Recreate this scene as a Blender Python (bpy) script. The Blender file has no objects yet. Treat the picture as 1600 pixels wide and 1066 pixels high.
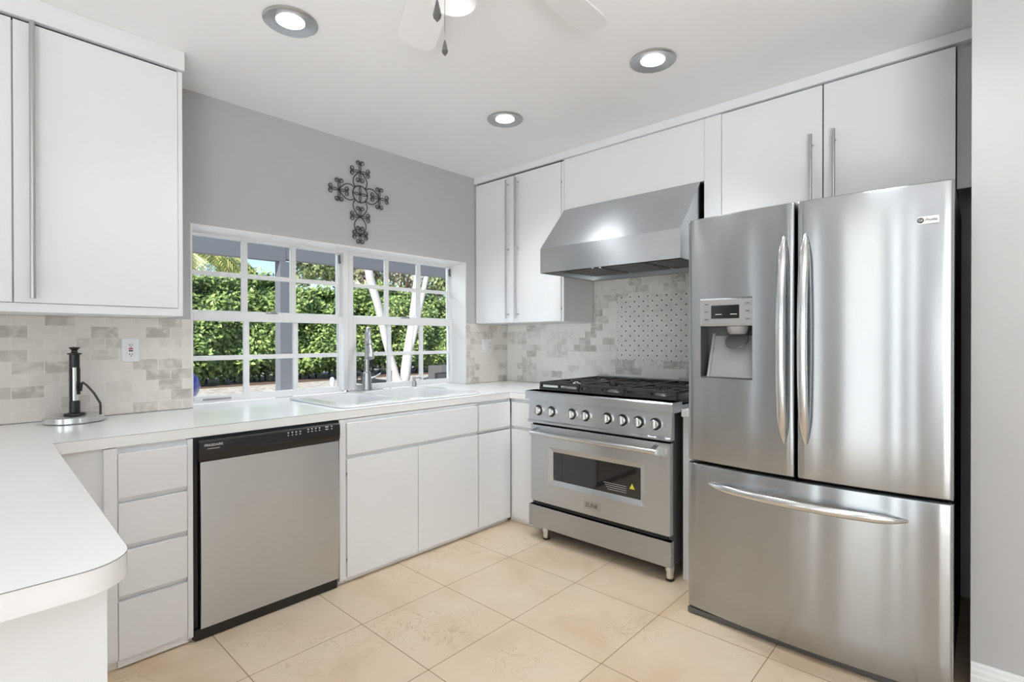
import bpy, bmesh, math, random
import numpy as np
from mathutils import Vector, Matrix
random.seed(7); rng = np.random.default_rng(7)
PI = math.pi
SC = bpy.context.scene
COL = SC.collection

# ------------------------------------------------------------------ camera
cam = bpy.data.cameras.new('camera'); cam_o = bpy.data.objects.new('camera', cam); COL.objects.link(cam_o)
cam.sensor_fit = 'HORIZONTAL'; cam.sensor_width = 36.0; cam.lens = 808.81 / 1600 * 36.0
cam.clip_start = 0.02; cam.clip_end = 300
cam_o.location = (0, 0, 1.2)
cam_o.rotation_euler = (PI/2 - 0.00427, 0.0012, -0.82796)
SC.camera = cam_o

# ------------------------------------------------------------------ view, sky, sun, large lights
SC.view_settings.view_transform = 'Standard'; SC.view_settings.look = 'None'
SC.view_settings.exposure = 0.40; SC.view_settings.gamma = 1.0; SC.view_settings.use_curve_mapping = False
SC.cycles.max_bounces = 14; SC.cycles.diffuse_bounces = 10; SC.cycles.glossy_bounces = 5
SC.cycles.transparent_max_bounces = 16; SC.cycles.caustics_reflective = False; SC.cycles.caustics_refractive = False
SC.cycles.sample_clamp_indirect = 6.0

W = bpy.data.worlds.new('sky'); SC.world = W; W.use_nodes = True
wn = W.node_tree.nodes; wl = W.node_tree.links
sky = wn.new('ShaderNodeTexSky'); sky.sky_type = 'NISHITA'; sky.sun_disc = False
sky.sun_elevation = math.radians(42); sky.sun_rotation = math.radians(250); sky.air_density = 1.0; sky.dust_density = 0.6; sky.ozone_density = 2.0
wl.new(sky.outputs[0], wn['Background'].inputs[0]); wn['Background'].inputs[1].default_value = 0.17

sun = bpy.data.lights.new('sun', 'SUN'); sun.energy = 7.0; sun.angle = math.radians(0.6); sun.color = (1, .95, .86)
sun_o = bpy.data.objects.new('sun', sun); COL.objects.link(sun_o)
sun_o.rotation_euler = Vector((0.72, 0.42, -0.62)).to_track_quat('-Z', 'Y').to_euler()

def area(name, loc, direction, sx, sy, power, color=(1, 1, 1)):
    l = bpy.data.lights.new(name, 'AREA'); l.shape = 'RECTANGLE'; l.size = sx; l.size_y = sy; l.energy = power; l.color = color
    o = bpy.data.objects.new(name, l); COL.objects.link(o); o.location = loc
    o.rotation_euler = Vector(direction).to_track_quat('-Z', 'Y').to_euler()
    return o
XL, YF = -4.2, -4.4           # far left wall and the wall behind the camera
# openings in unseen walls, added for fill light and steel streaks: start, end, sill, head, light power per square metre
LEFT_LIGHT_SLOTS = [(-4.2, -1.9, 0.02, 2.35, 6), (-0.75, -0.64, 0.02, 2.25, 12), (-0.40, -0.25, 0.02, 2.25, 12), (-0.04, 0.88, 0.02, 2.25, 5), (1.52, 1.64, 0.02, 2.25, 12)]
FRONT_LIGHT_SLOTS = [(-3.9, -1.7, 0.02, 2.35, 2.5), (1.70, 2.15, 0.02, 2.3, 7)]
BACK_LIGHT_SLOTS = [(-3.7, -2.9, 0.02, 2.25, 5), (-1.64, -1.52, 0.02, 2.25, 14), (-1.08, -0.88, 0.02, 2.25, 11)]
COOL = (.87, .94, 1)
area('fill_counter', (1.77, 4.1, 2.55), (0, -.62, -.78), 3.0, 1.0, 60, COOL)      # added fill light above the window, out of view, brightens the counter
up = area('ceiling_fill', (-1.2, -1.2, 0.4), (.55, .38, 1), 1.2, 1.2, 39, (.92, .96, 1)); up.data.spread = math.radians(104)     # added fill light with no lamp behind it, brightens the ceiling
for (a, b, c, d, w) in LEFT_LIGHT_SLOTS:
    area('fill_left', (XL - .06, (a+b)/2, (c+d)/2), (1, 0, -.6 if b-a > 1.5 else -.05), b-a, d-c, w*(b-a)*(d-c), COOL)  # added fill through the left slots; the narrow ones streak the steel
for (a, b, c, d, w) in FRONT_LIGHT_SLOTS:
    area('fill_front', ((a+b)/2, YF - .06, (c+d)/2), (0, 1, -.6), b-a, d-c, w*(b-a)*(d-c), COOL)  # added fill behind the unseen front wall
for (a, b, c, d, w) in BACK_LIGHT_SLOTS:
    area('fill_back', ((a+b)/2, 3.26, (c+d)/2), (0, -1, -.05), b-a, d-c, w*(b-a)*(d-c), COOL)  # added strip lights, mirrored as streaks in the fridge doors

# ------------------------------------------------------------------ materials
def mat(name, col, rough=.5, metal=0, spec=.5, noise=0, nscale=8, aniso=0, tang=None, bump=0, bscale=60, bstretch=None, bdist=.002, coat=0, emit=0):
    m = bpy.data.materials.new(name); m.use_nodes = True
    nt = m.node_tree; p = nt.nodes['Principled BSDF']
    c = (col, col, col) if isinstance(col, (int, float)) else col
    p.inputs['Base Color'].default_value = (*c, 1); p.inputs['Roughness'].default_value = rough
    p.inputs['Metallic'].default_value = metal; p.inputs['Specular IOR Level'].default_value = spec
    if coat: p.inputs['Coat Weight'].default_value = coat; p.inputs['Coat Roughness'].default_value = .08
    if emit: p.inputs['Emission Color'].default_value = (*c, 1); p.inputs['Emission Strength'].default_value = emit
    if aniso:
        p.inputs['Anisotropic'].default_value = aniso
        v = nt.nodes.new('ShaderNodeCombineXYZ')
        for i in range(3): v.inputs[i].default_value = tang[i]
        nt.links.new(v.outputs[0], p.inputs['Tangent'])
    if noise or bump:
        g = nt.nodes.new('ShaderNodeNewGeometry')
        src = g.outputs['Position']
        if bstretch:
            mp = nt.nodes.new('ShaderNodeMapping'); mp.inputs['Scale'].default_value = bstretch
            nt.links.new(src, mp.inputs[0]); src = mp.outputs[0]
    if noise:
        n = nt.nodes.new('ShaderNodeTexNoise'); n.inputs['Scale'].default_value = nscale; n.inputs['Detail'].default_value = 4
        nt.links.new(src, n.inputs['Vector'])
        mx = nt.nodes.new('ShaderNodeMix'); mx.data_type = 'RGBA'
        mx.inputs['A'].default_value = (*[x*(1-noise) for x in c], 1); mx.inputs['B'].default_value = (*[min(1, x*(1+noise)) for x in c], 1)
        nt.links.new(n.outputs[0], mx.inputs['Factor']); nt.links.new(mx.outputs['Result'], p.inputs['Base Color'])
    if bump:
        n2 = nt.nodes.new('ShaderNodeTexNoise'); n2.inputs['Scale'].default_value = bscale; n2.inputs['Detail'].default_value = 3
        nt.links.new(src, n2.inputs['Vector'])
        b = nt.nodes.new('ShaderNodeBump'); b.inputs['Strength'].default_value = bump; b.inputs['Distance'].default_value = bdist
        nt.links.new(n2.outputs[0], b.inputs['Height']); nt.links.new(b.outputs[0], p.inputs['Normal'])
    return m

M = {}
M['cab'] = mat('white cabinet paint', (.795, .805, .82), .38, noise=.015, nscale=3)
M['wall'] = mat('grey wall paint', .50, .7, noise=.02, nscale=4)
M['pale'] = mat('pale bounce floor', .70, .6, noise=.02)
M['room'] = mat('pale room paint', .46, .8, noise=.02)
M['ceil'] = mat('ceiling paint', .86, .85, noise=.012, nscale=2)
M['trim'] = mat('white trim paint', .84, .4, noise=.01)
M['counter'] = mat('white laminate', .84, .16, noise=.01, nscale=5)
M['seam'] = mat('laminate seam', .22, .5, noise=.1)
M['gapd'] = mat('painted gap shade', .03, .8, noise=.1)  # dark colour standing for the shade in cabinet gaps
M['sink'] = mat('white enamel', .70, .12, noise=.01)
M['steel'] = mat('brushed steel', (.57, .588, .605), .28, 1, aniso=.8, tang=(0, 0, 1), noise=.05, nscale=3, bstretch=(9, 9, 150))
M['steel_f'] = mat('brushed fridge steel', (.445, .458, .47), .16, 1, aniso=.9, tang=(0, 0, 1))
M['steel_d'] = mat('brushed darker steel', (.46, .48, .50), .30, 1, aniso=.7, tang=(0, 0, 1), noise=.05, nscale=3, bstretch=(9, 9, 150))
def brushed(m, k):
    """fine horizontal brush lines: the surface normal tips up and down from line to line"""
    nt = m.node_tree; g = nt.nodes.new('ShaderNodeNewGeometry')
    sc_ = nt.nodes.new('ShaderNodeVectorMath'); sc_.operation = 'SCALE'; sc_.inputs['Scale'].default_value = 4000; nt.links.new(g.outputs['Position'], sc_.inputs[0])
    w = nt.nodes.new('ShaderNodeTexWhiteNoise'); w.noise_dimensions = '3D'; nt.links.new(sc_.outputs[0], w.inputs['Vector'])
    r = nt.nodes.new('ShaderNodeMapRange'); r.inputs['To Min'].default_value = -k; r.inputs['To Max'].default_value = k; nt.links.new(w.outputs['Value'], r.inputs['Value'])
    c = nt.nodes.new('ShaderNodeCombineXYZ'); nt.links.new(r.outputs[0], c.inputs[2])
    a = nt.nodes.new('ShaderNodeVectorMath'); nt.links.new(g.outputs['Normal'], a.inputs[0]); nt.links.new(c.outputs[0], a.inputs[1])
    n = nt.nodes.new('ShaderNodeVectorMath'); n.operation = 'NORMALIZE'; nt.links.new(a.outputs[0], n.inputs[0])
    nt.links.new(n.outputs[0], nt.nodes['Principled BSDF'].inputs['Normal'])
brushed(M['steel_f'], .18); brushed(M['steel'], .14); brushed(M['steel_d'], .14)
M['chrome'] = mat('polished steel', .70, .16, 1, noise=.03)
M['satin'] = mat('satin nickel', .50, .30, 1, noise=.04)
M['blackp'] = mat('black plastic', .012, .28, noise=.2)
M['blackm'] = mat('black matte', .015, .6, noise=.2)
M['iron'] = mat('cast iron', .025, .45, noise=.3, nscale=60)
M['wrought'] = mat('wrought iron', .03, .5, noise=.3)
M['greyp'] = mat('grey plastic', .32, .4, noise=.03)
M['dgreyp'] = mat('dark grey plastic', .10, .4, noise=.05)
M['fside'] = mat('fridge side', .03, .45, noise=.1)
M['ovenglass'] = mat('oven glass', .02, .04, spec=.8, noise=.1)
M['display'] = mat('display glass', .012, .1, noise=.1)
M['white'] = mat('white plastic', .82, .35, noise=.01)
M['ink'] = mat('white print', .75, .5, noise=.02)
M['dink'] = mat('dark print', .05, .5, noise=.05)
M['yellow'] = mat('yellow sticker', (.75, .68, .05), .5, noise=.03)
M['red'] = mat('red button', (.5, .03, .02), .4, noise=.05)
M['fan'] = mat('white fan blade', .78, .5, noise=.02)
M['shade'] = mat('frosted glass shade', .9, .35, noise=.01)
M['lens'] = mat('lamp lens', 1.0, .4, emit=9)
M['crystal'] = mat('smoky crystal', .07, .08, spec=.9, noise=.3, nscale=40)
M['beam'] = mat('grey painted timber', (.115, .12, .135), .6, noise=.04)
M['whitepost'] = mat('white exterior paint', .7, .6, noise=.03)
M['bark'] = mat('pale bark', (.40, .39, .39), .8, noise=.15, nscale=10)
M['bark2'] = mat('brown bark', (.24, .17, .12), .9, noise=.3, nscale=12)
M['blue'] = mat('blue glaze', (.008, .012, .16), .2, noise=.2, nscale=6)
M['acgrey'] = mat('weathered grey metal', .10, .5, noise=.1)
M['patio'] = mat('patio concrete', (.72, .70, .66), .85, noise=.15, nscale=6)

def leafmat(name, c1, c2, rough=.45):
    m = bpy.data.materials.new(name); m.use_nodes = True; nt = m.node_tree; p = nt.nodes['Principled BSDF']
    g = nt.nodes.new('ShaderNodeNewGeometry'); r = nt.nodes.new('ShaderNodeValToRGB')
    r.color_ramp.elements[0].color = (*c1, 1); r.color_ramp.elements[1].color = (*c2, 1)
    nt.links.new(g.outputs['Random Per Island'], r.inputs[0]); nt.links.new(r.outputs[0], p.inputs['Base Color'])
    p.inputs['Roughness'].default_value = rough
    t = nt.nodes.new('ShaderNodeBsdfTranslucent'); nt.links.new(r.outputs[0], t.inputs[0])
    mx = nt.nodes.new('ShaderNodeMixShader'); mx.inputs[0].default_value = .18
    nt.links.new(p.outputs[0], mx.inputs[1]); nt.links.new(t.outputs[0], mx.inputs[2])
    nt.links.new(mx.outputs[0], nt.nodes['Material Output'].inputs[0])
    return m
M['leaf'] = leafmat('hedge leaves', (.035, .085, .03), (.40, .53, .17))
M['palm'] = leafmat('palm fronds', (.16, .24, .05), (.55, .52, .18))
M['tree'] = leafmat('tree leaves', (.06, .11, .04), (.30, .34, .15))
M['twig'] = leafmat('dry foliage', (.20, .19, .10), (.46, .45, .30))
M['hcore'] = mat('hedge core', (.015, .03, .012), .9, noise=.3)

def glassmat():
    m = bpy.data.materials.new('window glass'); m.use_nodes = True; nt = m.node_tree
    for n in list(nt.nodes):
        if n.type == 'BSDF_PRINCIPLED': nt.nodes.remove(n)
    t = nt.nodes.new('ShaderNodeBsdfTransparent'); t.inputs[0].default_value = (.97, .98, .98, 1)
    g = nt.nodes.new('ShaderNodeBsdfGlossy'); g.inputs['Roughness'].default_value = .02
    f = nt.nodes.new('ShaderNodeFresnel'); f.inputs[0].default_value = 1.2
    mx = nt.nodes.new('ShaderNodeMixShader')
    nt.links.new(f.outputs[0], mx.inputs[0]); nt.links.new(t.outputs[0], mx.inputs[1]); nt.links.new(g.outputs[0], mx.inputs[2])
    nt.links.new(mx.outputs[0], nt.nodes['Material Output'].inputs[0])
    return m
M['glass'] = glassmat()

def uvnode(nt, axes, off, scale):
    g = nt.nodes.new('ShaderNodeNewGeometry'); s = nt.nodes.new('ShaderNodeSeparateXYZ'); nt.links.new(g.outputs['Position'], s.inputs[0])
    outs = []
    for k in range(2):
        a = nt.nodes.new('ShaderNodeMath'); a.operation = 'SUBTRACT'; a.inputs[1].default_value = off[k]; nt.links.new(s.outputs[axes[k]], a.inputs[0])
        b = nt.nodes.new('ShaderNodeMath'); b.operation = 'DIVIDE'; b.inputs[1].default_value = scale[k]; nt.links.new(a.outputs[0], b.inputs[0])
        outs.append(b.outputs[0])
    c = nt.nodes.new('ShaderNodeCombineXYZ'); nt.links.new(outs[0], c.inputs[0]); nt.links.new(outs[1], c.inputs[1])
    return g, c, outs
def mixc(nt, f, a, b, blend='MIX'):
    m = nt.nodes.new('ShaderNodeMix'); m.data_type = 'RGBA'; m.blend_type = blend
    for k, v in (('Factor', f), ('A', a), ('B', b)):
        if isinstance(v, (int, float)): m.inputs[k].default_value = v
        elif isinstance(v, tuple): m.inputs[k].default_value = (*v, 1)
        else: nt.links.new(v, m.inputs[k])
    return m.outputs['Result']
def ramp(nt, src, stops):
    r = nt.nodes.new('ShaderNodeValToRGB'); e = r.color_ramp.elements
    e[0].position, e[0].color = stops[0][0], (*stops[0][1], 1); e[1].position, e[1].color = stops[1][0], (*stops[1][1], 1)
    for s in stops[2:]:
        k = e.new(s[0]); k.color = (*s[1], 1)
    nt.links.new(src, r.inputs[0]); return r.outputs[0]
def noise(nt, vec, scale, detail=4, dist=0.0):
    n = nt.nodes.new('ShaderNodeTexNoise'); n.inputs['Scale'].default_value = scale; n.inputs['Detail'].default_value = detail
    n.inputs['Distortion'].default_value = dist; nt.links.new(vec, n.inputs['Vector']); return n.outputs[0]

def subway(name, ax, c1, c2, grout, vein):
    m = bpy.data.materials.new(name); m.use_nodes = True; nt = m.node_tree; p = nt.nodes['Principled BSDF']
    g, v, _ = uvnode(nt, (ax, 2), (0.02, 0.85), (.103, .051))
    b = nt.nodes.new('ShaderNodeTexBrick'); b.offset = .5; b.offset_frequency = 2
    b.inputs['Scale'].default_value = 1; b.inputs['Brick Width'].default_value = 1; b.inputs['Row Height'].default_value = 1
    b.inputs['Mortar Size'].default_value = .014; b.inputs['Mortar Smooth'].default_value = .2; b.inputs['Bias'].default_value = -.15
    b.inputs['Color1'].default_value = (*c1, 1); b.inputs['Color2'].default_value = (*c2, 1); b.inputs['Mortar'].default_value = (*grout, 1)
    nt.links.new(v.outputs[0], b.inputs['Vector'])
    b2 = nt.nodes.new('ShaderNodeTexBrick'); b2.offset = .5
    for k_, v_ in (('Scale', 1), ('Brick Width', 1), ('Row Height', 1), ('Mortar Size', 0), ('Bias', 0)): b2.inputs[k_].default_value = v_
    b2.inputs['Color1'].default_value = (0, 0, 0, 1); b2.inputs['Color2'].default_value = (1, 1, 1, 1); nt.links.new(v.outputs[0], b2.inputs['Vector'])
    tone = ramp(nt, b2.outputs['Color'], [(0, tuple(x*1.04 for x in c1)), (.5, c1), (.75, tuple(x*.90 for x in c1)), (.97, c2)])
    n = noise(nt, g.outputs['Position'], 22, 6, .8)
    dark = ramp(nt, n, [(.42, (.72, .70, .67)), (.62, (1.05, 1.05, 1.05))])
    sep = mixc(nt, 1.0, tone, dark, 'MULTIPLY')
    base = mixc(nt, ramp(nt, b2.outputs['Color'], [(.45, (.12, .12, .12)), (.8, (.85, .85, .85))]), tone, sep)
    colr = mixc(nt, b.outputs['Fac'], base, grout)
    nt.links.new(colr, p.inputs['Base Color']); p.inputs['Roughness'].default_value = .22
    bp = nt.nodes.new('ShaderNodeBump'); bp.inputs['Strength'].default_value = .25; bp.inputs['Distance'].default_value = .001; bp.invert = True
    nt.links.new(b.outputs['Fac'], bp.inputs['Height']); nt.links.new(bp.outputs[0], p.inputs['Normal'])
    return m
M['tile_x'] = subway('marble tile facing the room', 0, (.72, .685, .635), (.60, .565, .52), (.80, .765, .72), (.30, .27, .24))
M['tile_y'] = subway('marble tile behind the range', 1, (.80, .80, .78), (.61, .61, .59), (.84, .84, .82), (.30, .29, .27))

def mosaic():
    m = bpy.data.materials.new('diamond mosaic'); m.use_nodes = True; nt = m.node_tree; p = nt.nodes['Principled BSDF']
    g, v, (u, w) = uvnode(nt, (1, 2), (1.907, 1.053), (.0665, .0665))
    def mth(op, a, b=None):
        n = nt.nodes.new('ShaderNodeMath'); n.operation = op
        for i, x in enumerate((a, b)):
            if x is None: continue
            if isinstance(x, (int, float)): n.inputs[i].default_value = x
            else: nt.links.new(x, n.inputs[i])
        return n.outputs[0]
    def cell(x, o): return mth('ABSOLUTE', mth('SUBTRACT', mth('FRACT', mth('ADD', x, o)), .5))
    d1 = mth('ADD', cell(u, 20.5), cell(w, 20.5)); d2 = mth('ADD', cell(u, 20.0), cell(w, 20.0))
    dots = mth('LESS_THAN', mth('MINIMUM', d1, d2), .10)
    l1 = mth('LESS_THAN', cell(mth('ADD', u, w), 40.0), .03); l2 = mth('LESS_THAN', cell(mth('SUBTRACT', u, w), 40.0), .03)
    n = noise(nt, g.outputs['Position'], 12, 5, 1.0)
    base = ramp(nt, n, [(.35, (.72, .73, .71)), (.6, (.82, .82, .80))])
    lines = mth('MULTIPLY', mth('MAXIMUM', l1, l2), mth('MULTIPLY', noise(nt, g.outputs['Position'], 9, 2), .75))
    c = mixc(nt, lines, base, (.38, .38, .36)); c = mixc(nt, dots, c, (.06, .06, .06))
    nt.links.new(c, p.inputs['Base Color']); p.inputs['Roughness'].default_value = .25
    return m
M['mosaic'] = mosaic()

def floormat():
    m = bpy.data.materials.new('travertine floor tile'); m.use_nodes = True; nt = m.node_tree; p = nt.nodes['Principled BSDF']
    g, v, _ = uvnode(nt, (0, 1), (1.172, 1.49), (.4535, .4425))
    b = nt.nodes.new('ShaderNodeTexBrick'); b.offset = 0; b.squash = 1
    b.inputs['Scale'].default_value = 1; b.inputs['Brick Width'].default_value = 1; b.inputs['Row Height'].default_value = 1
    b.inputs['Mortar Size'].default_value = .0045; b.inputs['Mortar Smooth'].default_value = .3
    b.inputs['Color1'].default_value = (.63, .50, .36, 1); b.inputs['Color2'].default_value = (.57, .43, .29, 1); b.inputs['Mortar'].default_value = (.21, .145, .085, 1)
    nt.links.new(v.outputs[0], b.inputs['Vector'])
    n = noise(nt, g.outputs['Position'], 3.2, 7, .6)
    c = mixc(nt, .55, b.outputs['Color'], ramp(nt, n, [(.3, (.48, .35, .22)), (.48, (.60, .48, .345)), (.7, (.65, .55, .43))]), 'MIX')
    n3 = noise(nt, g.outputs['Position'], 9, 8, 2.2)
    vf = ramp(nt, n3, [(.0, (0, 0, 0)), (.455, (0, 0, 0)), (.475, (1, 1, 1)), (.495, (0, 0, 0))])
    n4 = noise(nt, g.outputs['Position'], 2.5, 2)
    mm = nt.nodes.new('ShaderNodeMath'); mm.operation = 'MULTIPLY'; nt.links.new(vf, mm.inputs[0])
    r4 = ramp(nt, n4, [(.5, (0, 0, 0)), (.7, (.8, .8, .8))]); nt.links.new(r4, mm.inputs[1])
    c = mixc(nt, mm.outputs[0], c, (.36, .24, .13))
    c = mixc(nt, b.outputs['Fac'], c, (.21, .145, .085))
    nt.links.new(c, p.inputs['Base Color']); p.inputs['Roughness'].default_value = .32; p.inputs['Specular IOR Level'].default_value = .4
    return m
M['floor'] = floormat()

def groundmat():
    m = bpy.data.materials.new('leaf strewn ground'); m.use_nodes = True; nt = m.node_tree; p = nt.nodes['Principled BSDF']
    g = nt.nodes.new('ShaderNodeNewGeometry')
    n = noise(nt, g.outputs['Position'], 9, 8)
    c = ramp(nt, n, [(.35, (.24, .20, .16)), (.5, (.42, .39, .35)), (.65, (.50, .48, .45))])
    nt.links.new(c, p.inputs['Base Color']); p.inputs['Roughness'].default_value = .9
    return m
M['ground'] = groundmat()
M['mulch'] = mat('bark mulch', (.12, .07, .05), .95, noise=.5, nscale=14)

# ------------------------------------------------------------------ mesh helpers
def BM(): return bmesh.new()
def bx(bm, x0, x1, y0, y1, z0, z1, b=0, seg=2):
    r = bmesh.ops.create_cube(bm, size=1)
    vs = r['verts']
    for v in vs: v.co = Vector((x0 + (v.co.x + .5)*(x1-x0), y0 + (v.co.y + .5)*(y1-y0), z0 + (v.co.z + .5)*(z1-z0)))
    if b:
        es = list({e for v in vs for e in v.link_edges})
        bmesh.ops.bevel(bm, geom=es, offset=b, segments=seg, affect='EDGES', profile=.5)
    return bm
def tube(bm, pts, r, seg=8, closed=False, flat=None):
    pts = [Vector(p) for p in pts]; n = len(pts)
    rs = r if isinstance(r, (list, tuple)) else [r]*n
    rings = []; ref = None
    for i, p in enumerate(pts):
        if closed: t = pts[(i+1) % n] - pts[i-1]
        else: t = pts[min(i+1, n-1)] - pts[max(i-1, 0)]
        t.normalize()
        if ref is None:
            ref = Vector((0, 0, 1)) if abs(t.z) < .9 else Vector((1, 0, 0))
            if flat is not None: ref = Vector(flat)
        u = (ref - t*ref.dot(t)).normalized(); w = t.cross(u)
        if flat is None: ref = u
        ri = rs[i]; ra, rb = ri if isinstance(ri, tuple) else (ri, ri)
        rings.append([bm.verts.new(p + u*ra*math.cos(2*PI*k/seg) + w*rb*math.sin(2*PI*k/seg)) for k in range(seg)])
    m = n if closed else n-1
    for i in range(m):
        a, b = rings[i], rings[(i+1) % n]
        for k in range(seg): bm.faces.new((a[k], a[(k+1) % seg], b[(k+1) % seg], b[k]))
    if not closed:
        bm.faces.new(rings[0][::-1]); bm.faces.new(rings[-1])
    return bm
def lathe(bm, prof, c=(0, 0, 0), axis=(0, 0, 1), seg=32):
    q = Vector((0, 0, 1)).rotation_difference(Vector(axis)).to_matrix(); c = Vector(c); rings = []
    for r, z in prof:
        if r < 1e-6: rings.append([bm.verts.new(c + q @ Vector((0, 0, z)))])
        else: rings.append([bm.verts.new(c + q @ Vector((r*math.cos(2*PI*k/seg), r*math.sin(2*PI*k/seg), z))) for k in range(seg)])
    for a, b in zip(rings, rings[1:]):
        for k in range(seg):
            k2 = (k+1) % seg
            if len(a) == 1 and len(b) == 1: continue
            if len(a) == 1: bm.faces.new((a[0], b[k2], b[k]))
            elif len(b) == 1: bm.faces.new((a[k], a[k2], b[0]))
            else: bm.faces.new((a[k], a[k2], b[k2], b[k]))
    for rg, rev in ((rings[0], True), (rings[-1], False)):
        if len(rg) > 1: bm.faces.new(rg[::-1] if rev else rg)
    return bm
def prism(bm, poly, axis, a0, a1):
    def P(u, v, a):
        return {'x': (a, u, v), 'y': (u, a, v), 'z': (u, v, a)}[axis]
    A = [bm.verts.new(P(u, v, a0)) for u, v in poly]; B = [bm.verts.new(P(u, v, a1)) for u, v in poly]; n = len(poly)
    bm.faces.new(A); bm.faces.new(B[::-1])
    for i in range(n): bm.faces.new((A[i], B[i], B[(i+1) % n], A[(i+1) % n]))
    return bm
def rrect(x0, x1, y0, y1, r, n=6):
    out = []
    for cx, cy, a in ((x1-r, y1-r, 0), (x0+r, y1-r, PI/2), (x0+r, y0+r, PI), (x1-r, y0+r, 1.5*PI)):
        for k in range(n+1):
            t = a + PI/2*k/n; out.append((cx + r*math.cos(t), cy + r*math.sin(t)))
    return out
ORG = {}
def obj(name, bm, m, parent=None, smooth=False, origin=None):
    bmesh.ops.recalc_face_normals(bm, faces=bm.faces)
    me = bpy.data.meshes.new(name)
    if parent is not None: org = ORG[parent.name]
    elif origin is not None: org = Vector(origin)
    else:
        xs = [v.co for v in bm.verts]
        lo = Vector((min(v.x for v in xs), min(v.y for v in xs), min(v.z for v in xs))); hi = Vector((max(v.x for v in xs), max(v.y for v in xs), max(v.z for v in xs)))
        org = Vector(((lo.x+hi.x)/2, (lo.y+hi.y)/2, lo.z))
    for v in bm.verts: v.co -= org
    bm.to_mesh(me); bm.free()
    if smooth:
        me.shade_smooth()
        me.set_sharp_from_angle(angle=math.radians(38))
    me.materials.append(M[m] if isinstance(m, str) else m)
    o = bpy.data.objects.new(name, me); COL.objects.link(o)
    if parent is not None: o.parent = parent
    else: o.location = org
    ORG[o.name] = org
    return o
def thing(name, label, cat, loc, group=None):
    o = bpy.data.objects.new(name, None); COL.objects.link(o); o.location = loc; o.empty_display_size = .05
    o['label'] = label; o['category'] = cat
    if group: o['group'] = group
    ORG[o.name] = Vector(loc); return o
def tag(o, label, cat, group=None, kind=None):
    o['label'] = label; o['category'] = cat
    if group: o['group'] = group
    if kind: o['kind'] = kind
    return o
def struct(name, bm, m, parent=None, smooth=False, label=None, cat=None):
    o = obj(name, bm, m, parent, smooth)
    if parent is None:
        o['kind'] = 'structure'
        if label: o['label'] = label; o['category'] = cat
    return o
def text(name, body, size, loc, rot, m, parent, shear=0, depth=.0004, align='CENTER', sx=1):
    cu = bpy.data.curves.new(name, 'FONT'); cu.body = body; cu.size = size; cu.extrude = depth; cu.shear = shear; cu.align_x = align; cu.align_y = 'CENTER'
    t = bpy.data.objects.new(name, cu); COL.objects.link(t)
    bpy.context.view_layer.update()
    me = bpy.data.meshes.new_from_object(t.evaluated_get(bpy.context.evaluated_depsgraph_get()))
    bpy.data.objects.remove(t); me.name = name; me.materials.clear(); me.materials.append(M[m])
    o = bpy.data.objects.new(name, me); COL.objects.link(o); o.parent = parent
    o.location = Vector(loc) - ORG[parent.name]; o.rotation_euler = rot; o.scale = (sx, 1, 1)
    ORG[o.name] = Vector(loc)
    return o
ROT_Y = (PI/2, 0, 0)              # text facing -y
ROT_X = (PI/2, 0, -PI/2)          # text facing -x

# ------------------------------------------------------------------ the room
YW, XW, ZC = 2.976, 3.178, 2.46
WX0, WX1, WZ0, WZ1 = .832, 2.716, .80, 1.79
b = BM(); bx(b, XL-.2, -2.0, YF-.2, 3.2, -.12, 0); bx(b, -2.0, 3.4, YF-.2, -2.0, -.12, 0)  # unseen floor kept pale so it bounces light to the ceiling
struct('floor_adjoining', b, 'pale', label='unseen adjoining floor, pale to bounce light upward', cat='floor')
struct('floor', bx(BM(), -2.0, 3.4, -2.0, 3.2, -.12, 0), 'floor', label='beige stone tile floor with thin brown joints', cat='floor')
struct('ceiling', bx(BM(), XL-.2, 3.4, YF-.2, 3.2, ZC, ZC+.15), 'ceil', label='flat white ceiling over the kitchen', cat='ceiling')
b = BM(); xs = [XL-.2] + [v for w in BACK_LIGHT_SLOTS for v in w[:2]] + [WX0]
for i in range(0, len(xs), 2): bx(b, xs[i], xs[i+1], YW, 3.2, 0, ZC)
for (a, c, d, e, _) in BACK_LIGHT_SLOTS: bx(b, a, c, YW, 3.2, e, ZC); bx(b, a, c, YW, 3.2, 0, d)
bx(b, WX1, 3.4, YW, 3.2, 0, ZC); bx(b, WX0, WX1, YW, 3.2, WZ1, ZC); bx(b, WX0, WX1, YW, 3.2, 0, WZ0-.0)
struct('wall_back', b, 'wall', label='grey painted wall around the kitchen window', cat='wall')
struct('wall_right', bx(BM(), XW, 3.4, .04, YW, 0, ZC), 'cab', label='wall behind the range and the fridge', cat='wall')
struct('wall_right_end', bx(BM(), 2.315, 3.4, YF, .04, 0, ZC), 'wall', label='grey wall end standing close beside the fridge', cat='wall')
b = BM(); ys = [YF] + [v for w in LEFT_LIGHT_SLOTS for v in w[:2]] + [YW]
for i in range(0, len(ys), 2): bx(b, XL-.15, XL, ys[i], ys[i+1], 0, ZC)
for (a, c, d, e, _) in LEFT_LIGHT_SLOTS: bx(b, XL-.15, XL, a, c, e, ZC); bx(b, XL-.15, XL, a, c, 0, d)
struct('wall_left', b, 'room')
b = BM(); xs = [XL] + [v for w in FRONT_LIGHT_SLOTS for v in w[:2]] + [3.4]
for i in range(0, len(xs), 2): bx(b, xs[i], xs[i+1], YF-.15, YF, 0, ZC)
for (a, c, d, e, _) in FRONT_LIGHT_SLOTS: bx(b, a, c, YF-.15, YF, e, ZC); bx(b, a, c, YF-.15, YF, 0, d)
struct('wall_front', b, 'room')
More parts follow.
